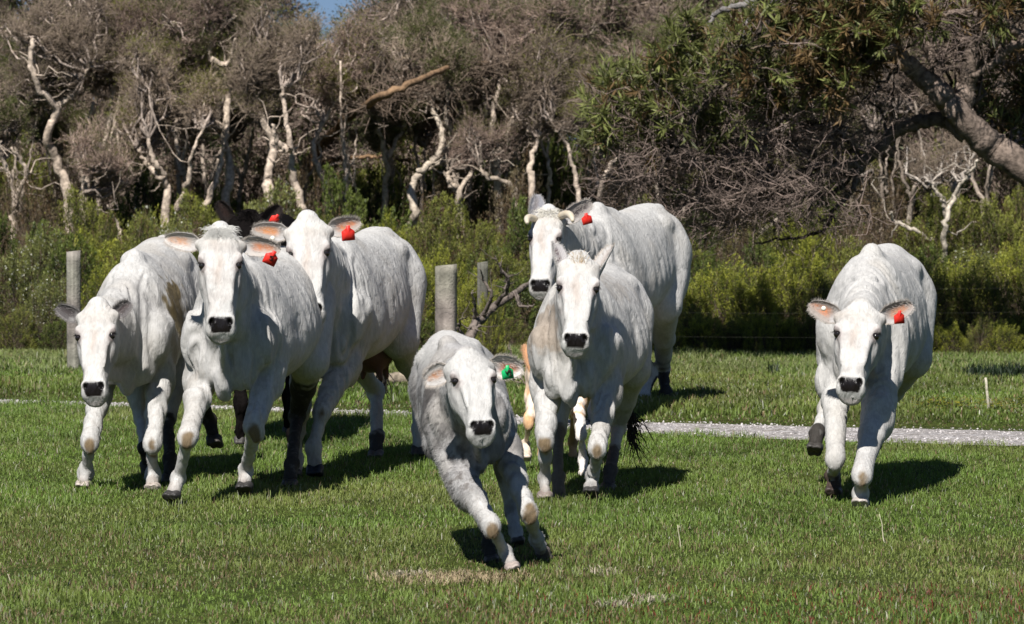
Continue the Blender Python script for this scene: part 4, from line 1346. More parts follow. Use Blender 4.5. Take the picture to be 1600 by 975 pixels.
def make_ear(root, off, base, tip, E, hn, c, rng, sd):
    e = tip - base; Ln = np.linalg.norm(e); e = e / Ln
    face = np.array(E.get('face', (0, -1, 0)), float)
    face = nrm(face - e * (face @ e))
    side = np.cross(e, face)
    wm = E.get('w', .052)
    nu, nv = 18, 13
    us = np.linspace(0, 1, nu); vs = np.linspace(-1, 1, nv)
    Wd = wm * np.clip((1 - us) ** .5 * (us + .10) ** .42 * 1.75, .012, None) * np.where(us < .30, .42 + 1.93 * us, 1)
    cup = E.get('cup', .55)
    U, V = np.meshgrid(us, vs, indexing='ij'); WW = np.repeat(Wd[:, None], nv, 1)
    th = V * (1.25 * cup + .35)
    sx = np.sin(th) / np.sin(1.25 * cup + .35) * WW * .95
    sf = (1 - np.cos(th)) * WW * 1.0 + .016 * np.clip(1 - U * 3.2, 0, 1) * (1 - V * V)
    droop = np.array([0, 0, -1.0]) * (U ** 2)[..., None] * E.get('droop', .015)
    ctr = base + e * (U[..., None] * Ln) + droop - face * .012
    ins = ctr + side * sx[..., None] + face * sf[..., None]
    thick = .006 + .006 * (1 - np.abs(V)) + .034 * np.clip(1 - U * 2.4, 0, 1) * (1 - V * V)
    out = ctr + side * (sx * 1.03)[..., None] + face * (sf - thick)[..., None]
    v = np.vstack([ins.reshape(-1, 3), out.reshape(-1, 3)]) - off
    i = (np.arange(nu - 1) * nv)[:, None]; j = np.arange(nv - 1)[None]
    q1 = np.stack([i + j, i + j + 1, i + nv + j + 1, i + nv + j], -1).reshape(-1, 4)
    q2 = q1[:, ::-1] + nu * nv
    o = nu * nv
    ee = np.arange(nu - 1) * nv
    s1 = np.stack([ee, ee + nv, ee + nv + o, ee + o], -1)
    s2 = np.stack([ee + nv - 1, ee + nv - 1 + o, ee + 2 * nv - 1 + o, ee + 2 * nv - 1], -1)
    jj = np.arange(nv - 1) + (nu - 1) * nv
    s3 = np.stack([jj, jj + 1, jj + 1 + o, jj + o], -1)
    base_c = np.array(E.get('out', [.48, .465, .455]))
    rim = np.array(E.get('rim', [.50, .46, .42])); inn = np.array(E.get('inn', [.50, .20, .10]))
    w = np.clip(1 - (np.abs(V) / E.get('iw', .45)) ** 3, 0, 1) * np.clip((U - .12) / .25, 0, 1) * np.clip((.97 - U) / .18, 0, 1)
    nz = fbm(ins, 60, 2)
    w = w * np.clip(nz * 2.2 - .2, 0, 1)
    wb = np.clip((.42 - U + (nz - .5) * .5) / .2, 0, 1)[..., None]
    rimc = rim * (1 - wb) + base_c * wb
    edge = (np.abs(V) > .86)[..., None]
    rimc = np.where(edge, rim * .4 + base_c * .6, rimc)
    w = w * np.clip((U - .28) / .15, 0, 1)
    ci = rimc * .85 * (1 - w[..., None]) + inn * .95 * w[..., None]
    co = np.tile(base_c, (nu * nv, 1))
    col = np.vstack([ci.reshape(-1, 3), co])
    ear = new_mesh('ear', v, np.vstack([q1, q2, s1, s2, s3]), True, col, M_hair, root)
    # fringe and inner hair
    mb = MB()
    for _ in range(700):
        u = rng.uniform(.05, .98); vv = rng.choice([-1, 1]) * (1 - abs(rng.normal(0, .10))) if rng.rand() < .72 else rng.uniform(-1, 1)
        iu = min(int(u * (nu - 1)), nu - 2); iv = int(np.clip((vv + 1) / 2 * (nv - 1), 0, nv - 1))
        fu = u * (nu - 1) - iu
        b0 = ins[iu, iv] * (1 - fu) + ins[iu + 1, iv] * fu
        if abs(vv) > .7: d0 = nrm(side * np.sign(vv) * .6 + face * .45 + e * .5 + rng.randn(3) * .2)
        else: d0 = nrm(-side * vv * .3 + face * .5 + e * .7 + rng.randn(3) * .35)
        ln = rng.uniform(.008, .028)
        w_ = nrm(np.cross(d0, [0, -1, .2])) * .0009
        mb.add([b0 - w_ - off, b0 + w_ - off, b0 + d0 * ln - off], t=[[0, 1, 2]], col=np.array(E.get('hair', [.50, .45, .40])) * rng.uniform(.75, 1.1))
    mb.build('ear_hair', M_hair, ear, False)
    if 'tag' in E:
        tg = E['tag']
        ctr = P(*tg['at']); m = {'red': M_tagred, 'green': M_taggreen}[tg['c']]
        a = math.radians(tg.get('rot', 0))
        x_ = np.array([math.cos(a), .25, math.sin(a)]); x_ = nrm(x_); y_ = nrm(np.array([-math.sin(a), -.15, math.cos(a)])); y_ = nrm(y_ - x_ * (y_ @ x_))
        n_ = nrm(np.cross(x_, y_))
        if n_[1] > 0: n_ = -n_
        w_, h_ = tg.get('w', .034), tg.get('h', .038)
        # outline of the tag: a plate with a narrow neck on top
        ol = [(-1, -.95), (-.9, -1), (.9, -1), (1, -.95), (1, .45), (.85, .6), (.32, 1.0), (.30, 1.45), (-.30, 1.45), (-.32, 1.0), (-.85, .6), (-1, .45)]
        pf = [ctr + x_ * a_ * w_ + y_ * b_ * h_ + n_ * (.0025 + .006 * (b_ ** 2) - .004 * a_ * a_) for a_, b_ in ol]
        pbk = [p - n_ * .003 for p in pf]
        k = len(ol)
        cf = ctr + n_ * .0025; cb = cf - n_ * .003
        vv = np.array(pf + pbk + [cf, cb]) - off
        t = [[2 * k, i, (i + 1) % k] for i in range(k)] + [[2 * k + 1, k + (i + 1) % k, k + i] for i in range(k)]
        qd = [[i, k + i, k + (i + 1) % k, (i + 1) % k] for i in range(k)]
        mb = MB(); mb.add(vv, q=qd, t=t)
        et = mb.build('ear_tag', m, ear, False)
        if tg.get('marks'):
            mb = MB()
            for (x0, y0, x1, y1) in tg['marks']:
                A = ctr + x_ * x0 * w_ + y_ * y0 * h_ + n_ * .0068; B = ctr + x_ * x1 * w_ + y_ * y1 * h_ + n_ * .0068
                mb.tube(np.array([A, B]) - off, [.0026, .0026], 5)
            mb.build('tag_writing', M_ink, ear)
    if 'button' in E:
        ctr = P(*E['button']); mb = MB()
        th_ = np.linspace(0, 2 * np.pi, 17)[:-1]
        ring = np.array([[math.cos(a) * .013, 0, math.sin(a) * .013] for a in th_])
        f0 = ctr + ring + [0, -.006, 0]; f1 = ctr + ring + [0, .004, 0]; f2 = ctr + ring * .45 + [0, -.009, 0]
        k = 16
        vv = np.vstack([f1, f0, f2, ctr[None] + [0, -.009, 0]]) - off
        qd = [[i, (i + 1) % k, k + (i + 1) % k, k + i] for i in range(k)] + [[k + i, k + (i + 1) % k, 2 * k + (i + 1) % k, 2 * k + i] for i in range(k)]
        t = [[2 * k + i, 2 * k + (i + 1) % k, 3 * k] for i in range(k)]
        mb.add(vv, q=qd, t=t); mb.build('ear_button', M_button, ear)

def make_hoof(root, off, top, bot, fwd, lat, S, col):
    dn = nrm(bot - top); Lh = np.linalg.norm(bot - top)
    fw = nrm(fwd - dn * (fwd @ dn) * .85)
    F = Field(np.minimum(top, bot) - .12, np.maximum(top, bot) + .12, .0065)
    for sd in (-1, 1):
        o = lat * sd * .0235 * S
        a = top + dn * Lh * .55 + o
        b = bot - dn * .004 + o + fw * .040 * S
        cc = bot - dn * .012 + o - fw * .030 * S
        F.cone(a, b, .029 * S, .027 * S, k=.010)
        F.cone(a, cc, .029 * S, .024 * S, k=.016)
    # flat sole
    sole = bot + dn * .008
    dnn = dn.astype(np.float32)
    g = np.stack(np.meshgrid(*F.ax, indexing='ij'), -1)
    F.d = np.maximum(F.d, ((g - sole.astype(np.float32)) @ dnn)).astype(np.float32)
    v, q = surface_nets(F)
    v = relax(v, q, 1)
    h = (v - top) @ dn / Lh
    cc = np.clip(col * (.75 + .5 * fbm(v, 30, 2))[:, None] , 0, 1)
    new_mesh('hoof', v - off, q, True, cc, M_hoof, root)

def mk_coat():
    m, nt, bs = mat_new('cattle_coat')
    at = N(nt, 'ShaderNodeAttribute', attribute_name='Col')
    tc = N(nt, 'ShaderNodeTexCoord')
    mp = N(nt, 'ShaderNodeMapping'); mp.inputs['Scale'].default_value = (1, .5, .35)
    nt.links.new(tc.outputs['Object'], mp.inputs['Vector'])
    nz = N(nt, 'ShaderNodeTexNoise'); nz.inputs['Scale'].default_value = 90; nz.inputs['Detail'].default_value = 6; nz.inputs['Distortion'].default_value = .8
    nt.links.new(mp.outputs[0], nz.inputs['Vector'])
    mr = N(nt, 'ShaderNodeMapRange'); mr.inputs['From Min'].default_value = .3; mr.inputs['From Max'].default_value = .7
    mr.inputs['To Min'].default_value = .80; mr.inputs['To Max'].default_value = 1.06
    nt.links.new(nz.outputs[0], mr.inputs['Value'])
    vm = N(nt, 'ShaderNodeVectorMath', operation='SCALE')
    nt.links.new(at.outputs['Color'], vm.inputs[0]); nt.links.new(mr.outputs[0], vm.inputs['Scale'])
    nt.links.new(vm.outputs[0], bs.inputs['Base Color'])
    nz.inputs['Scale'].default_value = 60
    r = N(nt, 'ShaderNodeMapRange'); r.inputs['To Min'].default_value = .78; r.inputs['To Max'].default_value = .30
    nt.links.new(at.outputs['Alpha'], r.inputs['Value']); nt.links.new(r.outputs[0], bs.inputs['Roughness'])
    bs.inputs['Specular IOR Level'].default_value = .25
    b = N(nt, 'ShaderNodeBump'); b.inputs['Strength'].default_value = .85; b.inputs['Distance'].default_value = .010
    n2 = N(nt, 'ShaderNodeTexNoise'); n2.inputs['Scale'].default_value = 34; n2.inputs['Detail'].default_value = 7; n2.inputs['Distortion'].default_value = 1.2
    nt.links.new(mp.outputs[0], n2.inputs['Vector'])
    nt.links.new(n2.outputs[0], b.inputs['Height']); nt.links.new(b.outputs[0], bs.inputs['Normal'])
    return m
M_coat = mk_coat()
M_dark = mat_attr('dark_coat', .9, .03, noise=(60, .6, 1.2), bump=(40, .5))
M_hair = mat_attr('hair', .7, .25, trans=.12)
M_hoof = mat_attr('hoof_horn', .55, .4, noise=(30, .7, 1.3), bump=(60, .4))
M_eye = mat_plain('wet_dark_eye', (.012, .009, .008), .06, .6)
M_horn = mat_plain('pale_horn', (.52, .47, .38), .5, .4, noise=(18, (.50, .42, .30)), bump=(40, .3))
M_udder = mat_plain('pink_udder', (.11, .055, .05), .6, .3, bump=(30, .4))
M_tagred = mat_plain('red_plastic_tag', (.66, .028, .018), .5, .35)
M_taggreen = mat_plain('green_plastic_tag', (.01, .42, .13), .4, .45)
M_ink = mat_plain('black_ink', (.03, .012, .01), .6, .3)
M_button = mat_plain('cream_button', (.75, .72, .60), .4, .5)

RED = lambda x, y, D, **k: dict(c='red', at=(x, y, D), **k)
COWS = [
 # A: leftmost, head low
 dict(name='cow', cat='cow', label='leftmost white cow, head held low, dung stained flank, beside the tall cow',
      seed=1, mz=.92, size=.98, slope=4, width=.92, chest=(200, 25.45), rump=252, poll=(150, 474, 24.95), chin=(145, 622, 24.62), hw=.98, hyaw=-5, hroll=-2,
      fl=[(141, 690, 25.2), (134, 738, 25.35), (129, 763, 25.3)],
      fr=[(238, 692, 25.25), (239, 742, 25.35), (239, 768, 25.2)],
      hl=[(222, 655, 26.5), (226, 700, 26.1), (232, 735, 26.2)],
      hr=[(262, 655, 26.2), (265, 716, 25.75), (264, 757, 25.65)], mud=dict(hr=.9, hl=1.9),
      el=dict(tip=(88, 475, 25.0), w=.042, rim=[.10, .09, .09], inn=[.06, .05, .05], hair=[.25, .23, .22], out=[.3, .29, .28]),
      er=dict(tip=(204, 468, 25.0), w=.042, rim=[.12, .11, .11], inn=[.08, .06, .06], hair=[.25, .23, .22], out=[.2, .19, .19]),
      hoofcol=dict(fl=[.36, .31, .27], fr=[.36, .31, .27]),
      patch=[(.25, .30, .98, .085, [.17, .13, .055], .8), (.29, .46, 1.02, .15, [.15, .11, .045], .95), (.27, .27, .83, .10, [.24, .20, .12], .6)],
      grey=.5),
 # B: big one with the red tag
 dict(name='cow', cat='cow', label='tall striding white cow, second from left, red tag over its shoulder',
      seed=2, fh=1.03, size=1.02, chest=(352, 24.45), rump=444, poll=(344, 356, 24.05), chin=(345, 524, 23.72), hw=.97, hyaw=2, hroll=2,
      fl=[(294, 683, 24.05), (279, 748, 24.25), (266, 783, 24.1)],
      fr=[(398, 668, 24.35), (384, 735, 24.75), (382, 768, 24.65)],
      hl=[(313, 612, 26.0), (327, 655, 26.3), (337, 696, 26.2)],
      hr=[(464, 650, 26.1), (456, 725, 25.45), (452, 766, 25.3)], mud=dict(hl=.5, hr=.15),
      el=dict(tip=(256, 368, 24.1), w=.050, rim=[.60, .56, .52], inn=[.55, .30, .18], cup=.6),
      er=dict(tip=(438, 386, 24.05), w=.055, tag=RED(423, 404, 23.9, rot=-25, w=.036, h=.034, marks=[(-.35, .35, .1, .5), (.1, .5, .15, -.1), (-.2, -.1, .4, -.15)])),
      hoofcol=dict(fl=[.035, .032, .03], fr=[.03, .028, .026]), grey=.25, tuft=dict(n=1700, len=.038, fwd=.20, up=-.30, droop=1.2, sp=.032, lat=16, wd=.0009, col=[.50, .49, .46])),
 # C: behind B
 dict(name='cow', cat='cow', label='white cow with red tag and pink udder, its face half hidden behind the tall cow',
      seed=3, fh=1.10, mz=.95, size=1.08, chest=(500, 26.35), rump=592, width=.89, poll=(480, 340, 25.75), chin=(486, 502, 25.45), hw=.97, hyaw=-2, hroll=0,
      fl=[(470, 640, 26.2), (462, 715, 26.3), (458, 748, 26.2)],
      fr=[(503, 643, 26.1), (490, 700, 26.0), (493, 742, 25.95)], fre=(545, 548, 26.6),
      hl=[(588, 612, 28.25), (589, 682, 27.9), (587, 718, 27.8)],
      hr=[(652, 600, 28.1), (655, 670, 27.9), (655, 712, 27.85)], mud=dict(hl=1.9), mudcol=dict(hl=[.04, .037, .035]),
      el=dict(tip=(393, 353, 25.8), w=.054, rim=[.36, .33, .30], inn=[.55, .24, .10], button=(426, 372, 25.6)),
      er=dict(tip=(564, 342, 25.8), w=.055, rim=[.42, .36, .32], tag=RED(544, 366, 25.62, rot=5, w=.038, h=.036)),
      hoofcol=dict(fr=[.012, .014, .022], hl=[.1, .09, .08]), udder=1, grey=.2,
      tail=dict(base=[(0, 1.70, 1.22), (.0, 1.86, 1.0)], px=[(598, 540, 28.9), (603, 592, 28.9)], sw=[-.3, 0, 0])),
 # D: dark one
 dict(name='cow', cat='cow', label='black cow hidden behind white cows at left, dark head and red tag showing',
      seed=4, size=1.12, legw=.60, chest=(408, 28.9), rump=430, poll=(388, 336, 28.2), chin=(380, 462, 28.0), hw=.95, hyaw=0, h=.013, coat=[.006, .005, .0048], dark=1,
      fl=[(377, 632, 28.9), (375, 668, 28.9), (374, 692, 28.9)],
      fr=[(458, 640, 28.8), (458, 678, 28.8), (458, 700, 28.8)],
      hl=[(375, 620, 30.4), (378, 650, 30.3), (378, 678, 30.3)],
      hr=[(450, 620, 30.3), (450, 650, 30.3), (450, 678, 30.3)],
      el=dict(tip=(341, 311, 28.2), w=.048, rim=[.03, .022, .02], inn=[.05, .03, .025], hair=[.04, .03, .025], out=[.02, .015, .014]),
      er=dict(tip=(437, 318, 28.2), w=.052, rim=[.03, .022, .02], inn=[.04, .03, .025], hair=[.03, .02, .02], out=[.02, .015, .014], tag=RED(429, 343, 28.0, rot=-30, w=.028, h=.028)),
      hairs=30000, tuft=dict(n=500, len=.05, col=[.014, .011, .010])),
 # E: calf in front
 dict(name='calf', cat='calf', label='small shaggy grey and white calf leading the herd, green tag in its ear',
      seed=5, fh=1.04, mz=.92, coat=[.43, .42, .41], size=.80, chest=(793, 20.65), rump=778, rumpD=21.9, roll=15, poll=(733, 548, 20.25), chin=(757, 680, 19.95), hw=1.10, hscale=.80, hyaw=13, hroll=-3, width=.88, legw=.80,
      fl=[(768, 822, 20.25), (789, 862, 20.4), (804, 893, 20.3)], fle=(722, 748, 20.6),
      fr=[(825, 800, 20.5), (838, 842, 20.75), (851, 868, 20.9)],
      hl=[(756, 812, 21.0), (764, 850, 20.85), (769, 882, 20.75)],
      hr=[(800, 800, 21.6), (806, 830, 21.5), (810, 850, 21.45)], mud=dict(hl=1.2), 
      el=dict(tip=(662, 590, 20.3), w=.052, face=(.05, -1, .15), rim=[.50, .48, .46], inn=[.42, .20, .10], cup=.45, iw=.40),
      er=dict(tip=(818, 571, 20.3), w=.056, rim=[.66, .62, .58], inn=[.34, .13, .07], tag=dict(c='green', at=(793, 583, 20.15), rot=8, w=.027, h=.026,
              marks=[(-.4, .5, -.1, -.1), (-.1, -.1, .1, .55), (.1, .5, .6, .45), (.6, .45, .35, -.05), (.35, -.05, .6, -.5), (.6, -.5, .1, -.45)])),
      hoofcol=dict(fl=[.30, .25, .22], fr=[.12, .10, .09]), shag=1, grey=.6, hairlen=.015, hairs=90000, h=.0085, blaze=.3,
      patch=[(-.16, .16, 1.06, .10, [.16, .14, .13], .8)]),
 # F: middle
 dict(name='cow', cat='cow', label='round bellied white cow with a ginger tuft between upright ears, right of the calf',
      seed=6, mz=.95, fh=1.02, size=.95, chest=(893, 24.4), rump=944, poll=(905, 400, 24.15), chin=(899, 546, 23.85), hw=1.0, hscale=.98, hyaw=0, hroll=1, belly=.12, width=1.0,
      fl=[(852, 687, 24.3), (850, 748, 24.45), (852, 783, 24.35)],
      fr=[(934, 700, 24.15), (926, 745, 24.4), (923, 774, 24.3)],
      hl=[(872, 672, 25.3), (872, 745, 24.7), (873, 787, 24.55)],
      hr=[(966, 668, 25.9), (954, 735, 25.3), (948, 770, 25.2)], mud=dict(hl=.8, hr=1.5), mudcol=dict(hl=[.16, .13, .10], hr=[.07, .06, .055]),
      el=dict(tip=(868, 378, 24.3), w=.050, face=(.55, -.8, 0), rim=[.42, .40, .40], inn=[.12, .09, .09], hair=[.6, .57, .54], droop=0, cup=.6),
      er=dict(tip=(956, 380, 24.3), w=.046, face=(-.6, -.5, 0), rim=[.50, .48, .46], inn=[.35, .30, .28], droop=0, cup=.5),
      hoofcol=dict(fl=[.22, .18, .16], fr=[.03, .028, .026], hl=[.10, .08, .06]), grey=.55,
      tail=dict(base=[(0, 1.70, 1.22), (.05, 1.80, .95), (.12, 1.8, .6)], px=[(986, 676, 26.3)], sw=[.1, 0, 0]),
      patch=[(-.16, .05, .98, .14, [.26, .20, .145], .7), (.10, .62, 1.2, .16, [.30, .27, .235], .5)], tuft=dict(n=150, len=.036, fwd=.5, up=.8, droop=.4, sp=.022, mixc=[.60, .57, .52], col=[.50, .36, .21])),
 # G: back middle with horns
 dict(name='cow', cat='cow', label='white cow with short curved horns, tallest and farthest back behind the ginger tufted cow',
      seed=7, mz=1.06, fh=.96, size=1.15, chest=(905, 31.2), rump=1018, poll=(855, 328, 30.5), chin=(842, 459, 30.15), hw=.92, hscale=1.06, hyaw=-13, hroll=3, h=.012, width=.92,
      fl=[(862, 600, 31.0), (860, 640, 31.1), (860, 667, 31.1)],
      fr=[(930, 600, 31.2), (930, 640, 31.3), (930, 666, 31.3)],
      hl=[(1016, 585, 33.3), (1006, 622, 33.2), (1001, 644, 33.1)],
      hr=[(1036, 578, 33.5), (1040, 615, 33.3), (1046, 637, 33.25)], mud=dict(hr=.9),
      el=dict(tip=(840, 303, 30.6), w=.060, face=(.3, -.9, 0), rim=[.30, .30, .33], inn=[.22, .2, .2], droop=0, cup=.5, hair=[.55, .53, .52]),
      er=dict(tip=(926, 312, 30.7), w=.058, rim=[.30, .27, .25], inn=[.05, .04, .04], tag=RED(917, 343, 30.4, rot=15, w=.036, h=.032)),
      horns=[dict(path=[(836, 343, 30.5), (820, 335, 30.4), (824, 349, 30.3)], r=.026), dict(path=[(876, 338, 30.5), (893, 328, 30.35), (895, 346, 30.25)], r=.027)],
      hoofcol=dict(hl=[.5, .42, .36]), grey=.25, tuft=dict(n=500, len=.042, fwd=.2, up=-.1, droop=1.4, sp=.034, lat=16, col=[.60, .57, .50])),
 # H: tan calf
 dict(name='calf', cat='calf', label='tan and white calf mostly hidden behind the ginger tufted cow, one orange ear showing',
      seed=8, size=.66, chest=(866, 26.7), rump=880, poll=(862, 575, 26.3), chin=(870, 672, 26.1), hw=1.1, hscale=.66, h=.012, coat=[.62, .38, .20], tan=1,
      fl=[(826, 660, 26.6), (822, 692, 26.8), (823, 718, 26.7)],
      fr=[(908, 680, 26.3), (911, 718, 26.4), (912, 746, 26.3)],
      hl=[(846, 690, 28.0), (846, 712, 28.0), (846, 728, 28.0)],
      hr=[(895, 690, 28.0), (895, 710, 28.0), (895, 728, 28.0)],
      el=dict(tip=(819, 537, 26.35), w=.045, face=(.3, -1, 0), rim=[.72, .42, .24], inn=[.70, .36, .18], out=[.6, .35, .18], hair=[.7, .45, .28], droop=0),
      patch=[(-.1, .05, .72, .22, [.78, .68, .58], .8), (.1, 0, .6, .2, [.8, .75, .7], .9)],
      mud=dict(fl=1.0, fr=.6), mudcol=dict(fl=[.72, .60, .48], fr=[.74, .70, .66]), hoofcol=dict(fl=[.5, .42, .34], fr=[.55, .5, .45]), hairs=25000),
 # I: right
 dict(name='cow', cat='cow', label='lone white cow running apart at the right with a red tag and lowered head',
      seed=9, mz=.90, fh=1.07, size=1.03, roll=-3, chest=(1333, 24.75), rump=1370, poll=(1344, 474, 24.2), chin=(1327, 614, 23.85), hw=1.02, hyaw=-10, hroll=3, belly=.02, width=.91,
      fl=[(1306, 716, 24.25), (1302, 745, 24.75), (1303, 775, 24.6)],
      fr=[(1347, 742, 24.0), (1345, 772, 24.1), (1344, 790, 24.05)], fre=(1374, 628, 24.6),
      hl=[(1290, 640, 26.0), (1277, 676, 25.7), (1272, 706, 25.6)],
      hr=[(1362, 660, 26.6), (1366, 680, 27.0), (1368, 690, 27.1)], mud=dict(fl=1.75, hl=1.85), mudcol=dict(fl=[.06, .04, .03]),
      el=dict(tip=(1264, 470, 24.25), w=.056, rim=[.42, .36, .32], inn=[.60, .24, .12], button=(1287, 482, 24.0)),
      er=dict(tip=(1427, 471, 24.25), w=.055, rim=[.38, .33, .30], inn=[.50, .24, .14], tag=RED(1405, 497, 24.05, rot=4, w=.029, h=.030)),
      hoofcol=dict(fr=[.45, .40, .36], fl=[.05, .035, .03]), grey=.35),
]
_only = os.environ.get('ONLY_COWS')
for _c in COWS:
    if _only and str(_c['seed']) not in _only.split(','): continue
    build_cow(_c)
# ---------------------------------------------------------------- bushes
rng = np.random.RandomState(42)
ci = [0]
def bush_px(kind, px, top, D, wpx, label=None, group=None, name='heath_bush', dep=None, cat='bush'):
    s = FPX / D
    c = P(px, top, D)
    ci[0] += 1
    put_bush(kind, ci[0] % 3, c[0], D, wpx / s, c[2], rng.uniform(0, 6.28), label, group, name, cat, dep)

RB = 'yellow green heath bushes behind the fence at right'
for (px, top, D, w, kd, lab) in [
    (1075, 430, 41.6, 95, 'heath', 'yellow green bush just right of the horned cow rump'),
    (1125, 398, 42.6, 130, 'heath', 'tall yellow green bush, second right of the horned cow'),
    (1180, 425, 41.8, 110, 'heath', 'bright bushy heath between the two right cows, lower left'),
    (1225, 402, 42.8, 120, 'heath', 'heath bush directly left of the lone cow'),
    (1270, 430, 41.4, 100, 'olive', 'olive bush touching the lone cow shoulder at left'),
    (1330, 400, 42.4, 120, 'olive', 'bush hidden behind the lone cow'),
    (1440, 410, 41.6, 110, 'olive', 'olive bush directly right of the lone cow back'),
    (1490, 392, 42.6, 130, 'heath', 'yellow green bush under the white forked tree'),
    (1540, 415, 41.7, 120, 'olive', 'olive bush with brown sprays behind the thin white stake'),
    (1595, 385, 42.4, 130, 'heath', 'heath bush cut by the right frame edge'),
    (1650, 410, 41.8, 120, 'heath', None), (1020, 440, 42.0, 110, 'olive', 'olive bush behind the horned cow hind leg'),
    (1090, 480, 40.9, 80, 'olive', 'low bush at the grass edge right of the horned cow'),
    (1160, 490, 40.8, 90, 'heath', 'low rounded heath at the grass edge, middle of the right row'),
    (1235, 500, 40.7, 80, 'heath', 'low heath at the grass edge near the lone cow'),
    (1480, 500, 40.8, 90, 'olive', 'low olive shrub at the grass edge right of the lone cow'),
    (1550, 490, 40.9, 90, 'heath', 'low heath at the grass edge near the right frame edge'),
    ]:
    bush_px(kd, px, top, D, w, lab or 'heath bush just outside the right frame edge', RB)
LB = 'mixed bushes behind the fence at left'
for (px, top, D, w, kd, lab) in [
    (-40, 400, 42.5, 130, 'olive', 'olive bush at the left frame edge'),
    (30, 385, 42.4, 120, 'flower', 'pale flowering bush left of the left fence post'),
    (75, 430, 41.4, 90, 'flower', 'flowering low bush against the left fence post'),
    (120, 372, 43.0, 120, 'dark', 'dark green bush behind the left fence post'),
    (170, 395, 41.8, 90, 'heath', 'yellow green bush between left fence post and leftmost cow'),
    (20, 480, 41.0, 80, 'olive', 'low brownish shrub at the bottom left fence line'),
    (90, 500, 40.8, 70, 'dark', 'low dark shrub beside the left fence post foot'),
    (215, 350, 43.2, 120, 'olive', 'olive bush above the leftmost cow back'),
    (300, 372, 42.0, 110, 'dark', 'dark bush between the leftmost cow and the tall cow'),
    (265, 340, 44.0, 110, 'flower', 'pale speckled bush left of the tall cow ear'),
    (440, 350, 43.0, 120, 'olive', 'bush hidden behind the white cows at left'),
    (560, 350, 43.0, 110, 'olive', 'olive bush above the back of the cow with udder'),
    (640, 400, 42.2, 100, 'heath', 'yellow green bush left of the thick fence post'),
    (695, 385, 42.8, 100, 'heath', 'bright bush directly behind the thick fence post'),
    (745, 420, 42.0, 100, 'heath', 'bush behind the fallen dead branch'),
    (800, 430, 41.6, 100, 'dark', 'dark bush under the horned cow chin'),
    (762, 446, 39.2, 56, 'heath', 'small heath bush in front of the thinner fence post'),
    (775, 385, 43.2, 110, 'olive', 'olive bush with brown sprays left of the horned cow'),
    (730, 490, 41.0, 90, 'heath', 'low bush between the front calf head and the fence post'),
    (790, 500, 40.9, 90, 'olive', 'low olive bush behind the calf green tag'),
    (655, 495, 41.2, 80, 'dark', 'low dark shrub behind the udder cow hind leg'),
    (850, 400, 42.8, 100, 'olive', 'bush hidden behind the horned cow'),
    (960, 420, 42.6, 110, 'olive', 'bush hidden behind the horned cow body'),
    ]:
    bush_px(kd, px, top, D, w, lab, LB)
FB = 'low sunlit heath along the edge of the grass at right'
for k, px in enumerate(range(1048, 1640, 44)):
    bush_px(['heath', 'heath', 'olive'][k % 3], px + rng.uniform(-10, 10), rng.uniform(478, 512), 40.3 + rng.uniform(-.15, .15), rng.uniform(58, 82),
            ['low sunlit yellow green heath at the edge of the grass behind the path', 'low sunlit yellow green heath at the edge of the grass behind the path', 'low olive shrub at the edge of the grass behind the path'][k % 3], FB)
# second storey of taller scrub between the hedge and the tea trees
MB_ = 'taller scrub standing between the bushes and the tea trees'
kinds = ['olive', 'dark', 'flower', 'heath', 'dry', 'olive', 'dry', 'dark']
for row, (D, t0, w) in enumerate([(45.0, 366, 110), (47.0, 334, 120), (49.0, 304, 130), (52.5, 262, 150), (55, 225, 160), (60, 140, 200)]):
    px = -240 + row * 37
    k = 0
    while px < 1850:
        kd = kinds[rng.randint(len(kinds))]
        if row == 5: kd = 'dark'
        elif row >= 3: kd = ['dark', 'dry', 'dry', 'olive'][rng.randint(4)]
        top = t0 + rng.uniform(-34, 30) + (28 if px > 1000 else 0)
        nm = {'olive': 'olive green scrub bush in the mixed thicket under the tea trees', 'dark': 'dark green scrub bush in the mixed thicket under the tea trees',
              'flower': 'scrub bush speckled with white flowers under the tea trees', 'heath': 'yellow green scrub bush in the thicket under the tea trees',
              'dry': 'dry brown scrub bush in the mixed thicket under the tea trees'}[kd]
        bush_px(kd, px, top, D + rng.uniform(-.6, .6), w * rng.uniform(.85, 1.25), nm, MB_, 'scrub_bush')
        px += w * rng.uniform(.62, .85); k += 1

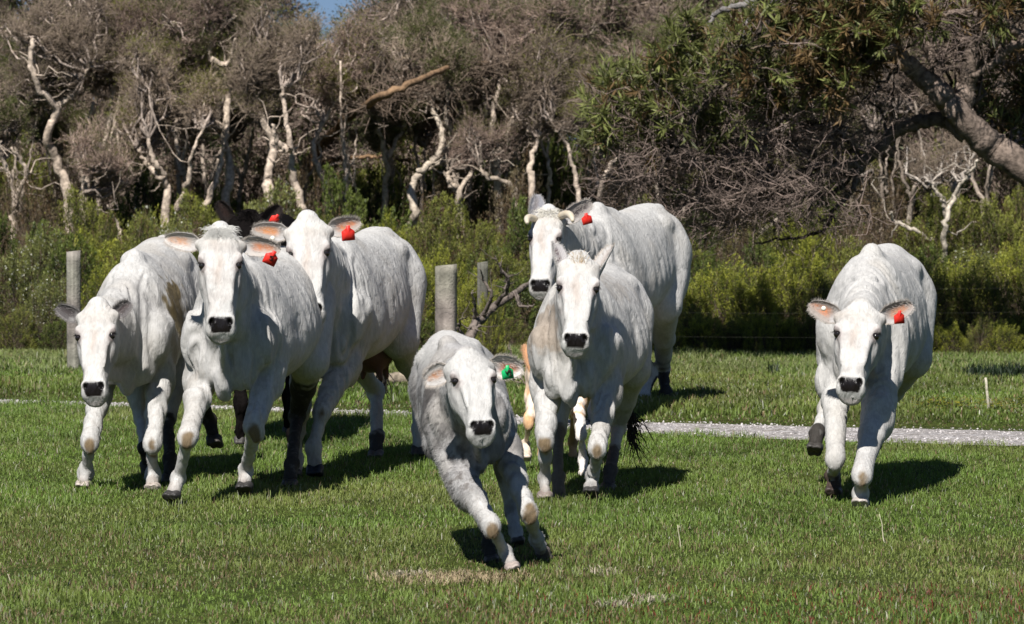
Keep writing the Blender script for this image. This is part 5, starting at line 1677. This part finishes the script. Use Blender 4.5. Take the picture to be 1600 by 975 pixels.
# ---------------------------------------------------------------- fence
M_post = mat_attr('weathered_post', .9, .15, noise=(9, .6, 1.2), bump=(60, .8))
M_wire = mat_plain('fence_wire', (.045, .045, .035), .8, .1)
fence = empty('wire_fence', (0, 38, 0))
tag(fence, 'post and wire stock fence with weathered round posts in front of the bushes', 'fence')
def post(px, top, D, wpx, col=(.235, .215, .185)):
    c = P(px, top, D); r = wpx / (FPX / D) / 2
    rng = np.random.RandomState(int(px) + 905)
    n = 16; k = 26
    z = np.linspace(-.05, c[2], n)
    th = np.linspace(0, 2 * np.pi, k, endpoint=False)
    V = []
    for zi in z:
        rr = r * (1 + .05 * (vnoise(np.stack([np.cos(th) * 2, np.sin(th) * 2, 0 * th + zi * .4], -1) + px, 2.0) - .5) * 2 - .03 * (np.abs(np.sin(th * 3 + px)) < .08))
        V.append(np.stack([c[0] + rr * np.cos(th), D + rr * np.sin(th), np.full(k, zi)], -1))
    V = np.vstack(V)
    V[-k:, 2] += rng.uniform(-.006, .006, k) + .008 * np.cos(th)
    i = (np.arange(n - 1) * k)[:, None]; j = np.arange(k)[None]; jn = (j + 1) % k
    q = np.stack([i + j, i + jn, i + k + jn, i + k + j], -1).reshape(-1, 4)
    V = np.vstack([V, [[c[0], D, V[-k:, 2].mean() + .004]]])
    t = np.stack([(n - 1) * k + np.arange(k), (n - 1) * k + (np.arange(k) + 1) % k, np.full(k, n * k)], -1)
    grain = fbm(np.stack([np.tile(np.cos(th), n) * 3, np.tile(np.sin(th), n) * 3, np.repeat(z, k) * .5], -1) + px, 4, 3)
    grain = np.append(grain, .6)
    cc = np.array(col) * (.45 + 1.1 * grain[:, None])
    cc[:, 1] *= 1 + .05 * np.sin(V[:, 2] * 9)
    o = new_mesh('post', V - np.array([0, 38, 0]), [q, t], True, cc, M_post, fence)
    return c
p1_ = post(115, 393, 37.3, 22)
p2_ = post(697, 415, 37.6, 34, (.25, .225, .19))
p3_ = post(754, 410, 39.6, 17, (.16, .15, .13))
post(-330, 385, 39.0, 22); post(1720, 400, 37.0, 24)
def wire(pts, r=.0011, barbs=False):
    mb = MB()
    for a, b in zip(pts[:-1], pts[1:]):
        t = np.linspace(0, 1, 16)[:, None]
        sag = -.03 * (1 - (2 * t - 1) ** 2)
        pp = np.asarray(a) + (np.asarray(b) - np.asarray(a)) * t + np.array([0, 0, 1]) * sag
        mb.tube(pp - np.array([0, 38, 0]), np.full(16, r * .7), 4, col=None)
    return mb.build('wire', M_wire, fence)
def pz(px, D, z): return np.array([(px - 800) / FPX * D, D, z])
for z in (.98, .80, .60, .40, .20):
    wire([pz(-330, 38.85, z), pz(115, 37.15, z), pz(697, 37.48, z), pz(1720, 36.85, z)])
# netting verticals between the lower wires, far left
for k in range(16):
    px = -20 + k * 38 + (7 * k) % 5
    D = np.interp(px, [-330, 115, 697], [38.85, 37.15, 37.48])
    a = pz(px, D + .004, .02); b = pz(px, D + .004, .80)
    mb = MB(); mb.tube(np.array([a, (a + b) / 2, b]) - np.array([0, 38, 0]), [.0008] * 3, 4)
    mb.build('stay_wire', M_wire, fence)
# thin pale stake at right
a = P(1548, 652, 31.9); a[2] = -.02; b = P(1540, 590, 31.85)
mb = MB(); pp = curvy(a, b, np.random.RandomState(3), 8, .02)
mb.tube(pp, np.linspace(.012, .009, 8), 8, col=[.62, .57, .45])
tag(mb.build('stake', M_post), 'thin pale wooden stake standing in the grass at far right', 'stake')

# fallen dead branch by the posts
def dead_branch(name, main, r0, r1, subs, col, label, cat, D, seed):
    rng = np.random.RandomState(seed)
    pts = [P(x_, y_, d_) for x_, y_, d_ in main]
    mb = MB(); n = 30
    pp = resample(pts, n, rng, .006)
    cc = np.array(col) * (.6 + .8 * fbm(pp, 6, 2)[:, None])
    mb.tube(pp, np.linspace(r0, r1, n), 8, col=np.vstack([np.repeat(cc, 8, 0), cc[:1], cc[-1:]]))
    for sb in subs:
        q = [P(x_, y_, d_) for x_, y_, d_ in sb]
        i = np.argmin(np.linalg.norm(pp - q[0], axis=1)); q[0] = pp[i]
        s_ = resample(q, 14, rng, .008)
        mb.tube(s_, np.linspace(r1 * 1.1, .004, 14), 5, col=np.array(col) * rng.uniform(.7, 1.5))
        for _ in range(5):
            j = rng.randint(3, 13); d_ = nrm(rng.randn(3) + [0, 0, .6]); L_ = rng.uniform(.06, .2)
            tw = curvy(s_[j], s_[j] + d_ * L_, rng, 5, .2)
            mb.tube(tw, np.linspace(.005, .002, 5), 3, col=np.array(col) * rng.uniform(.6, 1.4), cap=False)
    return tag(mb.build(name, M_bark), label, cat)
D0 = 36.2
dead_branch('fallen_branch', [(690, 590, 35.6), (728, 535, 35.9), (745, 505, 36.1), (775, 478, 36.5), (805, 457, 36.8), (835, 437, 37.2)], .050, .020,
   [[(745, 505, 36.1), (742, 480, 36.0), (738, 455, 35.9)], [(755, 495, 36.2), (768, 460, 36.0), (757, 440, 36.0), (750, 420, 35.9)], [(775, 478, 36.5), (795, 448, 36.3), (785, 425, 36.2), (774, 400, 36.1)],
    [(735, 525, 35.9), (716, 512, 35.8), (722, 495, 35.7)], [(790, 468, 36.6), (792, 440, 36.7), (780, 410, 36.7)], [(760, 500, 36.2), (742, 515, 36.0), (720, 505, 35.9)], [(800, 460, 36.8), (815, 480, 36.5), (835, 475, 36.4)]],
   (.17, .14, .12), 'fallen grey brown dead branch leaning between the fence post and the horned cow', 'branch', D0, 4)
dead_branch('fallen_branch', [(760, 602, 35.0), (775, 588, 35.1), (800, 575, 35.2), (830, 560, 35.3)], .020, .010,
   [[(775, 588, 35.1), (795, 590, 35.0), (815, 600, 35.0)], [(790, 580, 35.2), (800, 560, 35.2), (795, 545, 35.2)], [(800, 575, 35.2), (812, 590, 35.1), (830, 610, 35.0)], [(765, 600, 35.0), (780, 615, 34.9), (810, 618, 34.9)], [(770, 592, 35.1), (768, 575, 35.1), (785, 560, 35.0)]],
   (.15, .12, .095), 'small tangle of dead sticks behind the calf with the green tag', 'branch', D0, 5)
dead_branch('fallen_log', [(540, 598, 35.4), (580, 594, 35.3), (620, 592, 35.2), (665, 585, 35.1)], .058, .045,
   [[(600, 593, 35.3), (595, 570, 35.2), (625, 540, 35.2)], [(640, 590, 35.2), (650, 575, 35.2), (655, 560, 35.1)]], (.24, .20, .15), 'pale fallen log lying in the grass behind the cow with the udder', 'log', D0, 6)

# ---------------------------------------------------------------- the big hanging tree at right
def big_tree():
    rng = np.random.RandomState(9)
    D = 39.0
    base = P(1900, 560, D)
    off = np.array([base[0], D, 0])
    root = empty('eucalyptus_tree', off)
    tag(root, 'big rough barked tree leaning in from the right, long green leaves and hanging twigs', 'tree')
    BK = np.array([.20, .155, .125])
    mb = MB(); limbs = []
    def limb(pts, r0, r1, n=40, col=BK, dark=1.0, key=True):
        pp = resample([P(a, b, D + d) for a, b, d in pts], n, rng, .008)
        rr = np.linspace(r0, r1, n) * (1 + .09 * (vnoise(pp, 4) - .5) * 2)
        cc = np.array(col) * dark * (.6 + .8 * fbm(pp * [1, 1, 1], 4, 3)[:, None])
        s_ = 12
        v, q, t = tube(pp, rr, s_)
        k = vnoise(v, 22) - .5
        nn = v[:n * s_] - np.repeat(pp, s_, 0)
        v[:n * s_] += nn * (.07 * k[:n * s_, None])
        mb.add(v - off, q, t, np.vstack([np.repeat(cc, s_, 0), cc[:1], cc[-1:]]))
        if key: limbs.append((pp, rr))
        return pp
    m = limb([(1905, 640, .0), (1880, 520, 0), (1800, 400, 0), (1680, 310, 0), (1600, 262, 0), (1545, 225, 0), (1500, 180, -.1), (1475, 150, -.1), (1440, 118, -.1)], .20, .085, 70)
    limb([(1500, 182, -.05), (1512, 130, -.1), (1516, 80, -.2), (1510, 30, -.2), (1508, -40, -.2)], .085, .05)
    limb([(1510, 212, 0), (1480, 188, .1), (1440, 190, .2), (1400, 205, .3), (1375, 228, .3), (1352, 250, .3), (1340, 268, .3)], .075, .045, dark=.75)
    limb([(1352, 250, .3), (1320, 258, .2), (1290, 256, .1), (1265, 262, 0)], .040, .02)
    limb([(1440, 118, -.1), (1400, 85, -.2), (1350, 60, -.2), (1290, 20, -.2), (1240, -20, -.3)], .08, .035)
    limb([(1475, 150, -.1), (1452, 80, .3), (1400, 20, .5), (1380, -40, .6)], .05, .03)
    limb([(1720, 60, -.4), (1640, 55, -.4), (1590, 68, -.4), (1550, 100, -.3), (1520, 120, -.3)], .05, .03)
    limb([(1600, 60, -.4), (1560, 30, -.4), (1500, 20, -.4), (1450, 30, -.4)], .035, .018)
    limb([(1340, 268, .3), (1330, 300, .2), (1300, 330, .2)], .03, .015)
    limb([(1240, -20, -.3), (1170, 5, -.5), (1120, 20, -.5), (1105, 50, -.5)], .035, .015, col=[.20, .185, .175])
    limb([(1200, -30, -.5), (1170, 30, -.5), (1160, 75, -.4)], .022, .01, col=[.20, .185, .175])
    limb([(1240, -20, -.3), (1195, 15, -.5), (1190, 55, -.5)], .018, .01, col=[.20, .185, .175])
    dk = np.array([.07, .055, .045])
    for pts in ([(1340, 268, .3), (1280, 275, .1), (1210, 268, -.1), (1140, 285, -.2), (1070, 320, -.3), (1010, 345, -.3)], [(1265, 262, 0), (1200, 290, -.2), (1150, 330, -.2), (1120, 372, -.3)],
                [(1340, 268, .3), (1300, 300, .4), (1250, 310, .4), (1180, 322, .3), (1130, 345, .3)], [(1300, 330, .2), (1285, 360, .2), (1240, 372, .2), (1180, 380, .2)],
                [(1240, -20, -.3), (1180, 60, -.6), (1110, 150, -.8), (1060, 220, -.8), (1030, 270, -.8)], [(1290, 256, .1), (1240, 225, 0), (1170, 215, -.1), (1100, 235, -.2), (1040, 250, -.2), (985, 290, -.2)],
                [(1350, 250, .3), (1310, 205, .2), (1260, 190, .1), (1215, 160, .1), (1150, 150, 0)], [(1200, 290, -.2), (1170, 310, -.4), (1100, 305, -.5), (1050, 285, -.5)]):
        limb(pts, .024, .008, 34, col=dk, dark=1.0)
    # secondary limbs to clump centres
    clumps = []
    for _ in range(140):
        px = rng.uniform(925, 1440); 
        lo = np.interp(px, [925, 1000, 1150, 1300, 1400, 1500], [235, 235, 205, 160, 80, 40])
        hi = np.interp(px, [925, 1000, 1080, 1200, 1500], [150, 95, 40, -20, -60])
        clumps.append((px, rng.uniform(hi, lo), rng.uniform(-1.0, 1.0), rng.uniform(.13, .26)))
    for _ in range(36): clumps.append((rng.uniform(1450, 1720), rng.uniform(-60, 45), rng.uniform(-.8, .8), rng.uniform(.14, .24)))
    for _ in range(26): clumps.append((rng.uniform(1530, 1720), rng.uniform(90, 200), rng.uniform(.2, 1.4), rng.uniform(.14, .26)))
    allp = np.vstack([l[0] for l in limbs]); allr = np.concatenate([l[1] for l in limbs])
    lp = []; ld = []; lc = []; t0 = []; t1 = []; tr = []
    for (cx, cy, dd, R) in clumps:
        c = P(cx, cy, D + dd)
        i = np.argmin(np.linalg.norm(allp - c, axis=1))
        j = max(0, min(len(allp) - 1, i + rng.randint(-4, 4)))
        bp = curvy(allp[j], c, rng, 12, .16)
        mb.tube(bp - off, np.linspace(min(.022, allr[j] * .5), .005, 12), 5, col=BK * rng.uniform(.4, .9), cap=False)
        # shoots with spiralling long leaves
        for _ in range(9):
            d = nrm(rng.randn(3) + [0, 0, .35]); ln = R * rng.uniform(.7, 1.5)
            e = c + d * ln; s0 = bp[rng.randint(6, 12)]
            t0.append(s0); t1.append(e); tr.append(.004)
            m_ = rng.randint(16, 28)
            t = rng.uniform(.35, 1, m_)[:, None]
            pp = s0 + (e - s0) * t
            dl = nrm(e - s0)[None] * .7 + rng.randn(m_, 3) * .65 + [0, 0, .05]
            dl /= np.linalg.norm(dl, axis=1)[:, None]
            lp.append(pp); ld.append(dl)
            u = rng.rand()
            if u < (.86 if cx < 1180 else .50): b = np.array([.125, .138, .042]) * rng.uniform(.5, 1.7)
            elif u < .93: b = np.array([.14, .090, .040]) * rng.uniform(.6, 1.3)
            else: b = np.array([.19, .125, .055])
            lc.append(np.tile(b, (m_, 1)) * rng.uniform(.6, 1.5, (m_, 1)))
    # hanging dead twigs: dense tangle under and in front
    zones = [(1060, 230, 150, 90, 330), (1180, 270, 120, 70, 330), (1290, 250, 120, 80, 300), (1120, 300, 70, 50, 140), (1380, 130, 110, 60, 130), (1520, 30, 120, 60, 220), (1240, 190, 150, 60, 260), (1010, 260, 50, 50, 90), (1230, 330, 90, 40, 150), (1080, 330, 90, 45, 150), (980, 250, 50, 60, 90)]
    for (zx, zy, wx, wy, m_) in zones:
        m_ = int(m_ * 1.0)
        for _ in range(m_ // 12):
            c = P(zx + rng.normal(0, wx * .5), zy + rng.normal(0, wy * .5), D + rng.uniform(-.7, .7))
            i = np.argmin(np.linalg.norm(allp - c, axis=1) + rng.rand(len(allp)) * .3)
            bp = curvy(allp[i], c, rng, 14, .25)
            mb.tube(bp - off, np.linspace(min(.018, allr[i] * .5), .005, 14), 5, col=np.array([.11, .085, .07]) * rng.uniform(.3, 1.6), cap=False)
            for _ in range(10):
                a_ = bp[rng.randint(7, 14)]
                d = nrm(rng.randn(3) * [1, .8, .7] + [-.35, 0, -.15]); ln = rng.uniform(.18, .55)
                e = a_ + d * ln
                t0.append(a_); t1.append(e); tr.append(.0045)
                for _ in range(4):
                    t = rng.uniform(.2, 1); f_ = a_ + (e - a_) * t
                    d2 = nrm(d + rng.randn(3) * .8); g_ = f_ + d2 * rng.uniform(.08, .28)
                    t0.append(f_); t1.append(g_); tr.append(.003)
                    if rng.rand() < .7:
                        t0.append(f_ + (g_ - f_) * .6); t1.append(f_ + (g_ - f_) * .6 + nrm(d2 + rng.randn(3) * .8) * rng.uniform(.05, .15)); tr.append(.0022)
    mb.build('trunk', M_bark, root)
    t0 = np.array(t0); t1 = np.array(t1)
    v, q, t, cc = twig_mesh(t0 - off, t1 - off, np.array(tr), rng, np.tile([.17, .13, .11], (len(t0), 1)) * rng.uniform(.4, 2.0, (len(t0), 1)), .1)
    new_mesh('twigs', v, [q, t], False, cc, M_twig, root)
    p = np.vstack(lp); d = np.vstack(ld); c = np.vstack(lc)
    v, f, cc = leaf_mesh(p - off, d, rng.uniform(.08, .16, len(p)), rng.uniform(.013, .024, len(p)), c, rng)
    new_mesh('crown', v, f, False, cc, M_leaf, root)
big_tree()

# warm brown bough crossing behind the tea trees
def back_bough():
    rng = np.random.RandomState(12); D = 54.0
    base = P(455, 330, D); off = np.array([base[0], D, 0])
    root = empty('leaning_tree', off); tag(root, 'leaning tree with an orange brown bough crossing behind the tea trees', 'tree')
    mb = MB()
    for pts, r0, r1 in (([(455, 330, D), (465, 290, D), (505, 225, 54), (555, 178, 52.5), (590, 154, 49.6), (640, 130, 49.2), (690, 110, 50.2), (750, 98, 51.5), (820, 92, 52.5)], .075, .018), ([(690, 110, D), (715, 60, D), (715, 10, D)], .04, .02), ([(470, 270, D), (500, 256, D), (560, 245, D), (640, 250, D)], .035, .02)):
        pp = resample([P(*p) for p in pts], 50, rng, .012)
        if pts[0][1] == 330: pp[0][2] = 0
        cc = np.array([.30, .19, .11]) * (.5 + .7 * fbm(pp, 3, 2)[:, None])
        mb.tube(pp - off, np.linspace(r0, r1, 50), 9, col=np.vstack([np.repeat(cc, 9, 0), cc[:1], cc[-1:]]))
    mb.build('trunk', M_bark, root)
    t0 = []; t1 = []
    for _ in range(500):
        u = rng.rand(); c = P(560 + 280 * u, 170 - 80 * u, 50.5) + rng.randn(3) * .05
        t0.append(c); t1.append(c + nrm(rng.randn(3) + [0, 0, .3]) * rng.uniform(.2, .8))
    v, q, t, cc = twig_mesh(np.array(t0) - off, np.array(t1) - off, np.full(500, .006), rng, np.tile([.16, .12, .09], (500, 1)) * rng.uniform(.5, 1.5, (500, 1)), .15)
    new_mesh('twigs', v, [q, t], False, cc, M_twig, root)
back_bough()

# ---------------------------------------------------------------- small things on the grass
def stalk(px, py0, py1, dx, label, col=(.50, .46, .33), r=.0035):
    a = G(px + dx, py0); D = a[1]; b = P(px, py1, D); a[2] -= .01
    rng = np.random.RandomState(int(px)); mb = MB()
    pp = curvy(a, b, rng, 9, .06)
    mb.tube(pp, np.linspace(r, r * .5, 9), 5, col=col)
    tag(mb.build('dry_stalk', M_twig), label, 'stalk', 'dry stalks standing in the grass')
stalk(1059, 857, 820, 5, 'curved pale dry stalk standing in the grass below the middle right')
stalk(1374, 850, 803, 9, 'crooked pale dry stalk below the lone cow')
stalk(12, 913, 897, 6, 'short bent dry stalk at the lower left corner')
